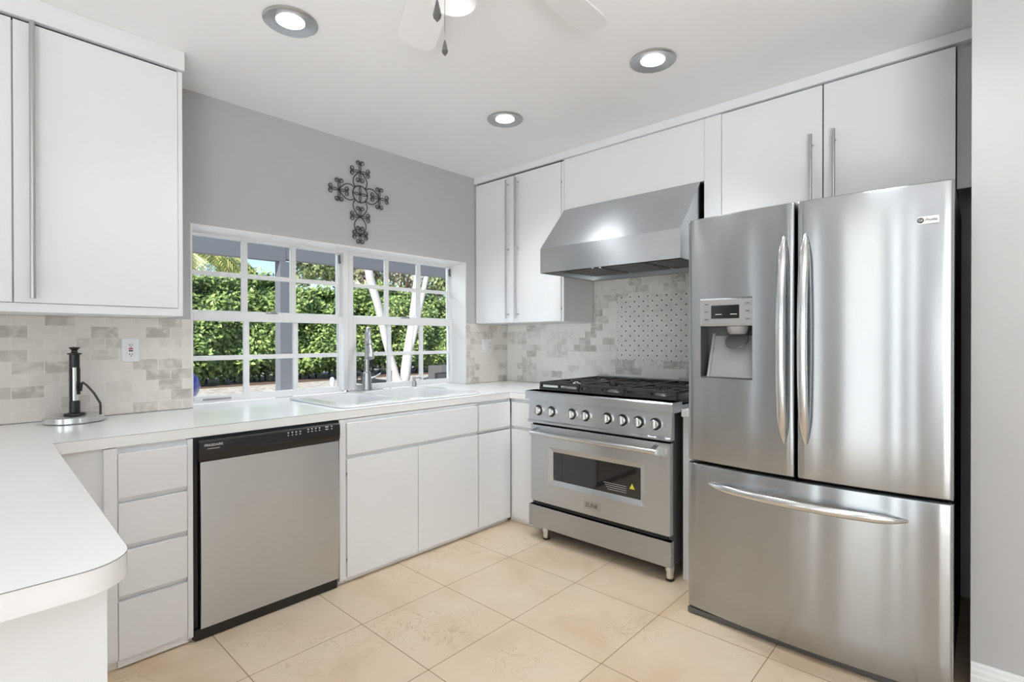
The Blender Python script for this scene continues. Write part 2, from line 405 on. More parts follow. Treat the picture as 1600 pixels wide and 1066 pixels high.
# white lining of the window recess
b = BM(); bx(b, WX0, WX1, YW+.001, 3.12, WZ1-.008, WZ1); bx(b, WX1-.008, WX1, YW+.001, 3.12, .851, WZ1-.008); bx(b, WX0, WX0+.008, YW+.001, 3.12, .851, WZ1-.008)
struct('trim_1', b, 'trim', label='white lining of the window recess', cat='window trim')
b = BM(); bx(b, 2.80, XW-.001, .042, YW-.001, 2.412, ZC-.001)
struct('trim_2', b, 'cab', label='white soffit strip above the cabinets by the range', cat='trim')
b = BM(); bx(b, -.75, .706, 2.598, YW-.001, 2.378, ZC-.001)
struct('trim_3', b, 'cab', label='white soffit strip above the cabinet over the towel holder', cat='trim')
b = BM(); prism(b, [(2.3145, 0), (2.296, 0), (2.296, .078), (2.300, .084), (2.300, .097), (2.305, .103), (2.305, .112), (2.309, .120), (2.3145, .120)], 'y', YF, .039)
struct('baseboard_right', b, 'trim', label='white stepped baseboard along the grey wall end', cat='baseboard')

# ------------------------------------------------------------------ window units
def window_unit(name, x0, x1, gx, label):
    """gx: glass edges (l, m1a, m1b, m2a, m2b, r) of the sash grid"""
    z0, z1 = .862, 1.782
    t = struct(name, (lambda b: (bx(b, x0, x1, 3.12, 3.2, z1-.014, z1), bx(b, x0, gx[0]-.022, 3.12, 3.2, z0, z1-.014), bx(b, gx[5]+.022, x1, 3.12, 3.2, z0, z1-.014), bx(b, gx[0]-.022, gx[5]+.022, 3.12, 3.2, z0-.01, z0+.006), b)[-1])(BM()), 'trim')
    t['label'] = label; t['category'] = 'window'
    def sash(nm, y0, y1, za, zb, g, rails, hzt, fr):
        b = BM()
        l, r = g[0], g[5]
        bx(b, l-fr, l, y0, y1, za, zb, .002); bx(b, r, r+fr, y0, y1, za, zb, .002)
        bx(b, l, r, y0, y1, za, rails[0], .002); bx(b, l, r, y0, y1, rails[3], zb, .002)
        bx(b, l, r, y0+.006, y1-.006, rails[1], rails[2], .002)
        bx(b, g[1], g[2], y0+.007, y1-.007, rails[0], rails[3]); bx(b, g[3], g[4], y0+.007, y1-.007, rails[0], rails[3])
        s = obj(nm, b, 'trim', t)
        obj('pane', bx(BM(), l, r, (y0+y1)/2-.002, (y0+y1)/2+.002, rails[0], rails[3]), 'glass', s)
        return s
    up = sash('sash', 3.163, 3.193, 1.332, 1.768, gx, (1.360, 1.552, 1.578, 1.766), 0, .02)
    lo = sash('sash', 3.125, 3.155, .866, 1.348, [gx[0]+.004, gx[1]-.004, gx[2]-.006, gx[3], gx[4]-.006, gx[5]-.014], (.890, 1.083, 1.109, 1.300), 0, .022)
    xm = (gx[2]+gx[3])/2
    b = BM(); bx(b, xm-.03, xm+.03, 3.126, 3.16, 1.348, 1.356, .002); bx(b, xm-.008, xm+.02, 3.12, 3.14, 1.355, 1.364, .002)
    k = obj('sash_lock', b, 'greyp', lo)
    b = BM(); bx(b, gx[5]+.003, gx[5]+.010, 3.145, 3.165, 1.70, 1.755, .002); bx(b, gx[5]-.0, gx[5]+.014, 3.145, 3.16, 1.70, 1.708, .001)
    obj('tilt_latch', b, 'dgreyp', t)
    return t, lo
w1, lo1 = window_unit('window_1', .832+.009, 1.795, (.882, 1.147, 1.179, 1.431, 1.465, 1.741), 'white grid window unit with the blue pot outside')
b = BM(); bx(b, .93, 1.07, 3.112, 3.128, .868, .876, .002); obj('sash_lift', b, 'greyp', lo1)
window_unit('window_2', 1.797, 2.716-.009, (1.852, 2.111, 2.143, 2.391, 2.427, 2.693), 'white grid window unit behind the faucet')

# ------------------------------------------------------------------ backsplash
tag(obj('backsplash', bx(BM(), -.75, WX0, YW-.009, YW-.0005, .852, 1.3005), 'tile_x'), 'beige marble brick backsplash behind the paper towel holder', 'backsplash', kind='structure')
tag(obj('backsplash', bx(BM(), WX1, XW-.010, YW-.009, YW-.0005, .852, 1.317), 'tile_x'), 'narrow marble brick backsplash between window and room corner', 'backsplash', kind='structure')
bs = thing('backsplash', 'pale marble brick backsplash behind the range with a dotted diamond mosaic', 'backsplash', (XW, 1.6, .85)); bs['kind'] = 'structure'
b = BM(); bx(b, XW-.009, XW-.0005, 1.0, YW-.010, .852, 1.3165); bx(b, XW-.009, XW-.0005, 1.0, 2.103, 1.3165, 1.75); obj('tile_field', b, 'tile_y', bs)
obj('mosaic_panel', bx(BM(), XW-.0105, XW-.009, 1.29, 1.907, 1.053, 1.492), 'mosaic', bs)

# ------------------------------------------------------------------ countertop and sink
out = [(-.75, 1.0)] + [(.128 + .075*math.sin(a), 1.075 - .075*math.cos(a)) for a in [PI/2*k/8 for k in range(9)]] + [(.235, 2.312), (2.498, 2.312), (2.498, 2.064), (3.166, 2.064), (3.166, 2.964), (2.706, 2.964), (2.706, 3.118), (.842, 3.118), (.842, 2.964), (-.75, 2.964)]
hole = rrect(1.345, 2.295, 2.39, 2.985, .05)
b = BM()
def loop(bm, pts, z):
    vs = [bm.verts.new((x, y, z)) for x, y in pts]; es = [bm.edges.new((vs[i], vs[(i+1) % len(vs)])) for i in range(len(vs))]; return vs, es
_, e1 = loop(b, out, .85); _, e2 = loop(b, hole, .85)
r = bmesh.ops.triangle_fill(b, edges=e1+e2, use_beauty=True)
fs = [f for f in r['geom'] if isinstance(f, bmesh.types.BMFace)]
ex = bmesh.ops.extrude_face_region(b, geom=fs)
for v in [g for g in ex['geom'] if isinstance(g, bmesh.types.BMVert)]: v.co.z = .81
ct = thing('countertop', 'white laminate countertop running under the window and round onto the peninsula', 'countertop', (1.2, 2.6, .81))
obj('slab', b, 'counter', ct, True)
b = BM(); path = out[0:14]
for i in range(len(path)-1):
    p, q = Vector((*path[i], 0)), Vector((*path[i+1], 0)); d = (q-p).normalized(); nrm = Vector((d.y, -d.x, 0))
    for (za, zb, o_) in ((.8485, .8497, .0006),):
        A = [p + nrm*o_, q + nrm*o_, q - nrm*.001, p - nrm*.001]
        lo_ = [b.verts.new((v.x, v.y, za)) for v in A]; hi_ = [b.verts.new((v.x, v.y, zb)) for v in A]
        b.faces.new(lo_); b.faces.new(hi_)
        for k in range(4): b.faces.new((lo_[k], lo_[(k+1) % 4], hi_[(k+1) % 4], hi_[k]))
obj('edge_seam', b, 'seam', ct)
tag(obj('countertop', bx(BM(), 2.455, 3.166, .985, 1.117, .8125, .85, .002), 'counter'), 'narrow white countertop sliver between range and fridge', 'countertop')

b = BM()
def sinkloops(bm):
    o1 = rrect(1.325, 2.315, 2.37, 3.005, .06); vb, eb = loop(bm, o1, .852)
    o2 = rrect(1.331, 2.309, 2.376, 2.999, .055); vt, et = loop(bm, o2, .862)
    for i in range(len(vb)): bm.faces.new((vb[i], vb[(i+1) % len(vb)], vt[(i+1) % len(vb)], vt[i]))
    edges = list(et)
    for (x0, x1, y0, y1) in ((1.395, 1.735, 2.45, 2.915), (1.765, 2.245, 2.43, 2.945)):
        prev, e = loop(bm, rrect(x0, x1, y0, y1, .07), .862); edges += e
        for (ins, z, rr) in ((.006, .852, .066), (.016, .80, .06), (.03, .70, .055), (.06, .675, .05)):
            cur, _ = loop(bm, rrect(x0+ins, x1-ins, y0+ins, y1-ins, rr), z)
            for i in range(len(cur)): bm.faces.new((prev[i], prev[(i+1) % len(cur)], cur[(i+1) % len(cur)], cur[i]))
            prev = cur
        bm.faces.new(prev)
    bmesh.ops.triangle_fill(bm, edges=edges, use_beauty=True)
sinkloops(b)
sk = thing('kitchen_sink', 'white double bowl sink set into the countertop below the window', 'sink', (1.82, 2.69, .85))
obj('basin', b, 'sink', sk, True)
for x, y in ((1.565, 2.7), (2.0, 2.7)):
    obj('drain', lathe(BM(), [(.0, .676), (.03, .676), (.042, .679), (.045, .676)], (x, y, 0), seg=24), 'chrome', sk, True)

# faucet
fx, fy, fz = 1.893, 3.055, .8515
fc = thing('faucet', 'tall brushed nickel pull-down faucet on a long base plate behind the sink', 'faucet', (fx, fy, fz))
b = BM(); prism(b, rrect(fx-.135, fx+.125, fy-.03, fy+.03, .029), 'z', fz, fz+.010); obj('base_plate', b, 'satin', fc, True)
obj('body', lathe(BM(), [(.034, .010), (.034, .018), (.031, .03), (.027, .125), (.0175, .13), (.0165, .14)], (fx, fy, fz), seg=28), 'satin', fc, True)
dx, dy = -.42, -.907
def fp(s, z): return (fx + dx*s, fy + dy*s, z)
pts = [fp(0, .985), fp(0, 1.08), fp(0, 1.17)] + [fp(.052 - .052*math.cos(a), 1.205 + .06*math.sin(a)) for a in [PI*k/12*.93 for k in range(13)]] + [fp(.108, 1.19)]
obj('spout', tube(BM(), pts, .0155, 16), 'satin', fc, True)
h0, h1 = Vector(fp(.108, 1.192)), Vector(fp(.165, 1.076)); ax = (h1-h0)
hd = obj('spray_head', lathe(BM(), [(.0165, 0), (.019, .006), (.019, .03), (.0175, .034), (.021, .06), (.0255, ax.length*.9), (.024, ax.length), (.012, ax.length+.002)], h0, ax.normalized(), 24), 'satin', fc, True)
b = BM(); bxp = h0 + ax*.55 + Vector((.676, -.737, 0))*.021; tube(b, [bxp - ax*.14, bxp + ax*.14], [.004, .006], 8); obj('spray_button', b, 'dgreyp', hd, True)
obj('collar', lathe(BM(), [(.020, 0), (.020, .004)], h0 + ax*.27, ax.normalized(), 24), 'dgreyp', fc, True)
b = BM(); tube(b, [(fx+.028, fy-.004, fz+.085), (fx+.06, fy-.01, fz+.095), (fx+.095, fy-.016, fz+.115)], [.009, .006, .005], 10); obj('lever', b, 'satin', fc, True)
sd = thing('soap_dispenser', 'small nickel soap pump beside the sink in front of the window', 'soap dispenser', (2.262, 3.03, .8515))
obj('pump_base', lathe(BM(), [(.026, 0), (.026, .006), (.017, .009), (.016, .045), (.010, .048), (.010, .062)], (2.262, 3.03, .8515), seg=20), 'satin', sd, True)
b = BM(); lathe(b, [(.0, .076), (.012, .074), (.014, .066), (.012, .062), (.0, .061)], (2.262, 3.03, .8515), seg=16); tube(b, [(2.262, 3.03, .92), (2.275, 2.99, .924), (2.282, 2.968, .914)], [.006, .0055, .005], 8); obj('pump_spout', b, 'satin', sd, True)

# ------------------------------------------------------------------ cabinets
def bar_handle(parent, p0, p1, out_, posts, r=.0065):
    p0, p1, o_ = Vector(p0), Vector(p1), Vector(out_)
    b = BM(); tube(b, [p0, p1], r, 12)
    for f in posts:
        q = p0.lerp(p1, f); tube(b, [q, q - o_], r*.75, 8)
    return obj('handle', b, 'satin', parent, True)
# base cabinets facing the room (front plane y = 2.312)
def front_y(parent, name, x0, x1, z0, z1, lip=0, y=2.312):
    th = .0185
    poly = [(y, z0+lip), (y, z1-.001), (y+.001, z1), (y+th, z1), (y+th, z0)] if lip else [(y, z0), (y, z1), (y+th, z1), (y+th, z0)]
    if lip: poly[-1] = (y+th, z0)
    return obj(name, prism(BM(), poly, 'x', x0, x1), 'cab', parent)
def carcass_y(parent, x0, x1, z1=.808, z0=0.0, y0=2.332, y1=2.96):
    b = BM(); t = .018
    bx(b, x0, x0+t, y0, y1, z0, z1); bx(b, x1-t, x1, y0, y1, z0, z1); bx(b, x0+t, x1-t, y1-.01, y1, z0, z1)
    bx(b, x0+t, x1-t, y0, y0+t, z0, z1); bx(b, x0+t, x1-t, y0+t, y1-.01, z0+.02, z0+.04)
    return obj('carcass', b, 'cab', parent)
c = thing('base_cabinet', 'white four drawer base cabinet left of the dishwasher', 'cabinet', (.45, 2.64, 0))
carcass_y(c, .176, .652)
b = BM(); bx(b, .372, .411, 2.3125, 2.3315, .035, .806); bx(b, .634, .652, 2.3125, 2.3315, .02, .806); bx(b, .411, .634, 2.318, 2.3315, .006, .033); obj('face_frame', b, 'cab', c)
for z0, z1 in ((.604, .784), (.429, .602), (.246, .427), (.035, .244)):
    front_y(c, 'drawer_front', .413, .632, z0, z1, .020 if z0 > .1 else 0)
c = thing('base_cabinet', 'white sink cabinet with two doors under one long panel', 'cabinet', (1.75, 2.64, 0))
carcass_y(c, 1.280, 2.204, z1=.66)
b = BM(); bx(b, 1.280, 1.314, 2.3125, 2.3315, .02, .806); bx(b, 1.314, 2.204, 2.322, 2.3315, .006, .806); bx(b, 1.314, 2.204, 2.3175, 2.3225, .792, .806); obj('face_frame', b, 'cab', c)
front_y(c, 'panel', 1.317, 2.196, .612, .787, .020, 2.303)
d1 = front_y(c, 'door', 1.317, 1.742, .031, .608, 0, 2.303); front_y(c, 'door', 1.746, 2.196, .031, .608, 0, 2.303)
for z in (.53, .11): obj('hinge', bx(BM(), 1.3145, 1.3168, 2.306, 2.311, z, z+.014), 'dgreyp', d1)
c = thing('base_cabinet', 'slim white cabinet with drawer and door beside the corner under the sink run', 'cabinet', (2.34, 2.64, 0))
b = BM(); bx(b, 2.33, 2.494, 2.35, 2.96, 0, .808); bx(b, 2.207, 2.494, 2.332, 2.35, 0, .808); bx(b, 2.207, 2.33, 2.35, 2.96, 0, .66); bx(b, 2.490, 2.497, 2.3145, 2.332, .02, .806); obj('carcass', b, 'cab', c)
front_y(c, 'drawer_front', 2.207, 2.489, .612, .787, .020, 2.303); front_y(c, 'door', 2.207, 2.489, .031, .608, 0, 2.303)
c = thing('base_cabinet', 'narrow white corner cabinet touching the left side of the range', 'cabinet', (2.84, 2.3, 0))
b = BM(); bx(b, 2.522, 3.166, 2.064, 2.328, 0, .808); bx(b, 2.522, 3.166, 2.328, 2.96, .02, .66); obj('carcass', b, 'cab', c)
for nm, z0, z1, lip in (('drawer_front', .612, .787, .02), ('door', .031, .608, 0)):
    poly = [(2.501, z0+lip), (2.501, z1), (2.5215, z1), (2.5215, z0)]
    obj(nm, prism(BM(), poly, 'y', 2.066, 2.300), 'cab', c)
c = thing('base_cabinet', 'white peninsula cabinet below the rounded counter end', 'cabinet', (-.28, 1.7, 0))
b = BM(); bx(b, -.70, .172, 1.075, 2.30, .0, .808); obj('carcass', b, 'cab', c); obj('end_panel', bx(BM(), -.70, .174, 1.060, 1.0745, .0, .8085), 'cab', c)
b = BM(); bx(b, 2.475, 3.166, .99, 1.116, 0, .8115); tag(obj('base_cabinet', b, 'cab'), 'thin white filler cabinet between the range and the fridge', 'cabinet')

# hanging cabinets
c = thing('hanging_cabinet', 'white wall cabinet over the paper towel holder with a long bar handle', 'cabinet', (0, 2.8, 1.302))
b = BM(); bx(b, -.75, .70, 2.632, 2.965, 1.3015, 2.3775); bx(b, -.75, .70, 2.612, 2.632, 1.3015, 1.334); bx(b, .683, .70, 2.612, 2.632, 1.334, 2.3715); bx(b, .155, .168, 2.626, 2.632, 1.334, 2.3715); obj('carcass', b, 'cab', c)
da = obj('door', bx(BM(), -.36, .1575, 2.608, 2.6315, 1.336, 2.3665, .001), 'cab', c)
db = obj('door', bx(BM(), .1625, .681, 2.608, 2.6315, 1.336, 2.3665, .001), 'cab', c)
bar_handle(db, (.211, 2.575, 1.350), (.211, 2.575, 2.365), (0, -.033, 0), (.06, .5, .94), .0085)
b = BM(); bx(b, -.75, .68, 2.624, 2.632, 2.3668, 2.3775); obj('gap_shade_strip', b, 'gapd', c)  # dark strip paints the shade above the doors

c = thing('hanging_cabinet', 'white two door wall cabinet between window and range hood', 'cabinet', (3.0, 2.55, 1.318))
b = BM(); bx(b, 2.835, 3.168, 2.108, 2.965, 1.318, 2.4115); bx(b, 2.8145, 2.835, 2.108, 2.126, 1.318, 2.400); obj('carcass', b, 'cab', c)
da = obj('door', bx(BM(), 2.812, 2.8345, 2.566, 2.967, 1.320, 2.4005, .001), 'cab', c)
db = obj('door', bx(BM(), 2.812, 2.8345, 2.1315, 2.560, 1.320, 2.4005, .001), 'cab', c)
bar_handle(da, (2.778, 2.613, 1.35), (2.778, 2.613, 2.37), (-.034, 0, 0), (.03, .5, .97))
bar_handle(db, (2.778, 2.517, 1.35), (2.778, 2.517, 2.37), (-.034, 0, 0), (.03, .5, .97))
for z in (2.255, 1.40): obj('hinge', bx(BM(), 2.8125, 2.818, 2.1265, 2.131, z, z+.014), 'dgreyp', db); obj('gap_shade_strip', bx(BM(), 2.826, 2.835, 2.126, 2.965, 2.4005, 2.4118), 'gapd', c)  # shade over the doors laid in as a dark strip

c = thing('hanging_cabinet', 'plain white box cabinet directly above the steel range hood', 'cabinet', (3.0, 1.62, 2.066))
obj('carcass', bx(BM(), 2.8155, 3.168, 1.150, 2.1045, 2.068, 2.4085), 'cab', c)
obj('filler_panel', bx(BM(), 2.8155, 2.8345, 1.056, 1.1485, 1.35, 2.4085), 'cab', c)
c = thing('hanging_cabinet', 'white two door wall cabinet above the steel fridge', 'cabinet', (3.0, .57, 1.74))
b = BM(); bx(b, 2.835, 3.168, .099, 1.052, 1.745, 2.4115); obj('carcass', b, 'cab', c)
da = obj('door', bx(BM(), 2.812, 2.8345, .580, 1.052, 1.745, 2.4045, .001), 'cab', c)
db = obj('door', bx(BM(), 2.812, 2.8345, .0985, .574, 1.745, 2.4045, .001), 'cab', c)
bar_handle(da, (2.778, .622, 1.80), (2.778, .622, 2.172), (-.034, 0, 0), (.12, .88)); bar_handle(db, (2.778, .527, 1.80), (2.778, .527, 2.172), (-.034, 0, 0), (.12, .88))
obj('filler_panel', bx(BM(), 2.835, 2.85, .043, .094, 1.82, 2.4115), 'wall', c)
b = BM(); bx(b, 2.826, 2.835, .099, 1.052, 2.4045, 2.4118); bx(b, 2.826, 2.8349, .574, .580, 1.745, 2.4045); obj('gap_shade_strip', b, 'gapd', c)  # painted shade over and between the doors

# ------------------------------------------------------------------ range hood
hx, hyl, hyr = 2.555, 2.100, 1.166
h = thing('range_hood', 'brushed steel canopy hood above the range', 'range hood', (2.86, 1.63, 1.615))
b = BM(); prism(b, [(hx, 1.661), (hx, 1.772), (2.806, 2.064), (3.166, 2.064), (3.166, 1.661)], 'y', hyr, hyl)
bx(b, hx, hx+.02, hyr, hyl, 1.617, 1.661); bx(b, 3.146, 3.166, hyr, hyl, 1.617, 1.661)
bx(b, hx+.02, 3.146, hyl-.012, hyl, 1.617, 1.661); bx(b, hx+.02, 3.146, hyr, hyr+.012, 1.617, 1.661)
obj('canopy', b, 'steel', h)
for k in range(3):
    y0 = hyr + .02 + k*.299
    b = BM(); bx(b, hx+.2, 3.10, y0, y0+.285, 1.648, 1.6595)
    for j in range(9): bx(b, hx+.21+j*.042, hx+.235+j*.042, y0+.01, y0+.275, 1.644, 1.648)
    obj('baffle_filter', b, 'dgreyp', h)
b = BM(); bx(b, hx+.022, hx+.18, hyr+.014, hyl-.014, 1.652, 1.6595); obj('lamp_strip', b, 'dgreyp', h)
for k in (0, 1): obj('button', lathe(BM(), [(.0, -.005), (.008, -.004), (.009, 0), (.006, .004)], (hx+.011, 1.66+.05*k, 1.616), seg=14), 'chrome', h, True)

# ------------------------------------------------------------------ range
r0, r1 = 1.137, 2.056
g = thing('cooking_range', 'stainless steel gas range with eight knobs and a windowed oven door', 'range', (2.77, 1.6, 0))
b = BM(); bx(b, 2.425, 3.155, r0+.004, r1-.004, .075, .875); obj('body', b, 'dgreyp', g)
b = BM(); prism(b, [(2.362, .838), (2.362, .880), (2.368, .888), (2.47, .888), (2.47, .87), (3.155, .87), (3.155, .85), (2.41, .836)], 'y', r0-.018, r1+.004)
bx(b, 3.118, 3.164, r0, r1, .871, .937, .003); obj('cooktop_frame', b, 'steel', g)
obj('burner_pan', bx(BM(), 2.468, 3.117, r0+.01, r1-.01, .871, .886, .003), 'blackp', g)
b = BM(); prism(b, [(2.410, .835), (2.398, .833), (2.388, .716), (2.378, .708), (2.378, .698), (2.424, .698), (2.424, .835)], 'y', r0, r1); obj('control_panel', b, 'steel', g)
for y in (1.975, 1.878, 1.731, 1.639, 1.499, 1.406, 1.313, 1.220):
    kc = (2.395, y, .773)
    kb = obj('knob', lathe(BM(), [(.033, 0), (.033, .009), (.0305, .012), (.0300, .0105), (.0235, .0105), (.0235, .012), (.0222, .031), (.020, .033), (0, .0335)], kc, (-1, 0, .03), 28), 'chrome', g, True)
    b = BM(); bx(b, 2.351, 2.364, y-.006, y+.006, .752, .794, .002); obj('grip', b, 'satin', kb)
    obj('bezel', lathe(BM(), [(.0303, .0104), (.0303, .0125), (.0236, .0125), (.0236, .0104)], kc, (-1, 0, .03), 28), 'blackp', kb, True)
obj('indicator_light', lathe(BM(), [(.006, 0), (.006, .003), (0, .004)], (2.394, 1.165, .765), (-1, 0, 0), 14), 'chrome', g, True)
# oven door
dz0, dz1, gx0, gx1, gz0, gz1 = .228, .684, 1.309, 1.874, .372, .535
b = BM(); xf = 2.385
ring = [(r0+.006, r1-.022, dz0, dz1), (gx0-.028, gx1+.028, gz0-.028, gz1+.028), (gx0, gx1, gz0, gz1)]
xs_ = [xf, xf, xf+.014]
vv = []
for (a, c_, d, e), x in zip(ring, xs_): vv.append([b.verts.new((x, y, z)) for y, z in ((a, d), (c_, d), (c_, e), (a, e))])
bk = [b.verts.new((2.4235, y, z)) for y, z in ((ring[0][0], dz0), (ring[0][1], dz0), (ring[0][1], dz1), (ring[0][0], dz1))]
for A, B in ((vv[0], vv[1]), (vv[1], vv[2]), (bk, vv[0])):
    for k in range(4): b.faces.new((A[k], A[(k+1) % 4], B[(k+1) % 4], B[k]))
b.faces.new(bk[::-1])
door = obj('oven_door', b, 'steel', g)
obj('oven_window', bx(BM(), xf+.0135, xf+.02, gx0-.001, gx1+.001, gz0-.001, gz1+.001), 'ovenglass', door)
b = BM(); prism(b, [(1.372, .418), (1.342, .418), (1.357, .446)], 'x', xf+.0125, xf+.0135); obj('warning_sticker', b, 'yellow', door)
b = BM()
for k in range(4): bx(b, xf+.0127, xf+.0135, 1.39+.001, 1.53-k*.008, .423-k*.011, .426-k*.011)
obj('warning_text', b, 'greyp', door)
b = BM(); tube(b, [(2.335, 1.995, .645), (2.335, 1.19, .645)], .014, 18); obj('oven_handle', b, 'chrome', door, True)
for y in (1.978, 1.207):
    b = BM(); prism(b, [(2.330, .632), (2.330, .658), (2.384, .672), (2.384, .618)], 'y', y-.014, y+.014); obj('handle_bracket', b, 'satin', door)
bd = obj('badge', bx(BM(), xf-.004, xf-.0003, 1.544, 1.648, .260, .306, .001), 'satin', door)
text('badge_lettering', 'ZLINE', .030, (xf-.0048, 1.596, .283), ROT_X, 'dink', door, sx=1.05)
obj('kick_panel', bx(BM(), 2.388, 2.424, r0+.002, r1-.002, .072, .199, .002), 'steel_d', g)
obj('vent_gap', bx(BM(), 2.41, 2.4245, r0+.03, r1-.03, .1995, .2275), 'blackm', g)
for (x, y) in ((2.42, 1.945), (2.42, 1.16), (3.1, 1.945), (3.1, 1.16)):
    lg = obj('leg', lathe(BM(), [(.019, .012), (.019, .045), (.023, .048), (.023, .0745)], (x, y, 0), seg=20), 'chrome', g, True)
    obj('foot_pad', lathe(BM(), [(.018, 0), (.021, .003), (.021, .012)], (x, y, 0), seg=20), 'blackp', lg, True)
# grates and burners
for k in range(3):
    ya, yb = r0 + .016 + k*.2975, r0 + .016 + k*.2975 + .291
    b = BM(); zt, zb = .935, .918; xa, xb = 2.475, 3.112
    for y in (ya, yb-.012): bx(b, xa, xb, y, y+.012, zb, zt, .002)
    for x in (xa, xb-.012, (xa+xb)/2-.006): bx(b, x, x+.012, ya+.012, yb-.012, zb, zt, .002)
    for x in (xa, xb-.014, (xa+xb)/2-.007):
        for y in (ya, yb-.014, (ya+yb)/2-.007): bx(b, x, x+.014, y, y+.014, .886, zb+.004)
    bx(b, xa-.004, xa, ya, yb, .888, .905)
    for cx_ in (xa+.165, xb-.165):
        cy_ = (ya+yb)/2
        for a in range(8):
            t = a*PI/4; rr = .135 if a % 2 == 0 else .15
            p = Vector((cx_ + .045*math.cos(t), cy_ + .045*math.sin(t), .928)); q = Vector((cx_ + rr*math.cos(t), cy_ + rr*math.sin(t), .928))
            q.y = min(max(q.y, ya+.005), yb-.005)
            tube(b, [p, q], .006, 6)
    obj('grate', b, 'iron', g)
    for cx_ in (xa+.165, xb-.165):
        bn = obj('burner', lathe(BM(), [(.052, .886), (.050, .897), (.038, .902), (.036, .906)], (cx_, cy_, 0), seg=24), 'satin', g, True)
        obj('burner_cap', lathe(BM(), [(.036, .9062), (.036, .913), (.030, .917), (0, .9175)], (cx_, cy_, 0), seg=24), 'blackm', bn, True)

# ------------------------------------------------------------------ refrigerator
f0, f1 = .079, .967; fc_ = (f0+f1)/2
def bow(y): return 2.163 + .032*((y-fc_)/.444)**2
def bowed_panel(y0, y1, z0, z1, back=2.272, holes=None, r=.010):
    b = BM(); ys = [y0, y0+.0015, y0+.005, y0+r] + [y0+r+(y1-y0-2*r)*k/22 for k in range(1, 22)] + [y1-r, y1-.005, y1-.0015, y1]
    zs = [z0, z0+.003, z0+.009] + [z0 + .009 + (z1-z0-.018)*k/6 for k in range(1, 6)] + [z1-.009, z1-.003, z1]
    if holes:
        ys = sorted([y for y in ys if all(abs(y-h) > .004 for h in holes[:2])] + list(holes[:2])); zs = sorted([z for z in zs if all(abs(z-h) > .02 for h in holes[2:])] + list(holes[2:]))
    def ed(d): return 0 if d >= r else r - math.sqrt(max(0, r*r - (r-d)**2))
    grid = {}
    for i, y in enumerate(ys):
        for j, z in enumerate(zs):
            x = bow(y) + max(ed(y-y0), ed(y1-y)) + ed(min(z-z0, z1-z))*.6
            grid[i, j] = b.verts.new((x, y, z))
    for i in range(len(ys)-1):
        for j in range(len(zs)-1):
            if holes and holes[0] <= (ys[i]+ys[i+1])/2 <= holes[1] and holes[2] <= (zs[j]+zs[j+1])/2 <= holes[3]: continue
            b.faces.new((grid[i, j], grid[i+1, j], grid[i+1, j+1], grid[i, j+1]))
    I, J = len(ys)-1, len(zs)-1
    border = [grid[i, 0] for i in range(I+1)] + [grid[I, j] for j in range(1, J+1)] + [grid[i, J] for i in range(I-1, -1, -1)] + [grid[0, j] for j in range(J-1, 0, -1)]
    bks = [b.verts.new((back, v.co.y, v.co.z)) for v in border]; n = len(border)
    for k in range(n): b.faces.new((border[k], border[(k+1) % n], bks[(k+1) % n], bks[k]))
    b.faces.new(bks)
    return b
fr = thing('refrigerator', 'tall stainless steel french door fridge with a water dispenser', 'refrigerator', (2.58, fc_, 0))
obj('cabinet', bx(BM(), 2.285, 3.02, f0+.006, f1-.006, .03, 1.735, .004), 'fside', fr)
obj('gasket', bx(BM(), 2.2725, 2.2845, f0+.02, f1-.02, .06, 1.70), 'blackm', fr)
ld = obj('door', bowed_panel(.5375, f1, .672, 1.716, holes=(.690, .904, 1.034, 1.368)), 'steel_f', fr, True)
rd = obj('door', bowed_panel(f0, .5285, .672, 1.716), 'steel_f', fr, True)
fz_ = obj('freezer_drawer', bowed_panel(f0, f1, .030, .660), 'steel_f', fr, True)
def fhandle(parent, a, b_, n_=24, depth=.055, half=.017):
    a, b_ = Vector(a), Vector(b_); pts = []; rs = []
    for k in range(n_+1):
        t = k/n_; p = a.lerp(b_, t); s = math.sin(PI*t)
        p.x = bow(p.y) - .004 - depth*(s**.55); pts.append(p); e = min(1, (min(t, 1-t)*n_/3.2 + .12)); e = e**.6
        rs.append((.011*e, half*e) )
    return obj('handle', tube(BM(), pts, rs, 14, flat=(-1, 0, 0)), 'chrome', parent, True)
fhandle(ld, (0, .572, .80), (0, .572, 1.588)); fhandle(rd, (0, .498, .80), (0, .498, 1.588))
fhandle(fz_, (0, .868, .584), (0, .196, .584), depth=.05, half=.016)
# dispenser
b = BM(); b_x = bow(.8)
prism(b, [(b_x-.001, 1.252), (b_x-.004, 1.26), (b_x-.004, 1.362), (b_x, 1.368), (b_x+.03, 1.368), (b_x+.03, 1.252)], 'y', .690, .904)
cp = obj('dispenser_panel', b, 'greyp', ld)
obj('display', bx(BM(), b_x-.0052, b_x-.004, .742, .856, 1.283, 1.338), 'display', cp)
for y0_ in (.751, .812): obj('display_mark', bx(BM(), b_x-.0058, b_x-.0052, y0_, y0_+.026, 1.299, 1.3015), 'ink', cp)
for (y, zz) in [(yy, zz) for yy in (.876, .709) for zz in (1.345, 1.313, 1.281)]:
    q = obj('button', bx(BM(), b_x-.0055, b_x-.004, y-.011, y+.011, zz-.006, zz+.006, .0015), 'greyp', cp)
    obj('button_mark', bx(BM(), b_x-.006, b_x-.0055, y-.007, y+.007, zz-.0025, zz+.0005), 'dink', q)
b = BM(); y0_, y1_, z0_, z1_, xb_ = .690, .904, 1.034, 1.252, b_x+.085
xfr = b_x + .003
def quad(bm, *ps): bm.faces.new([bm.verts.new(p) for p in ps])
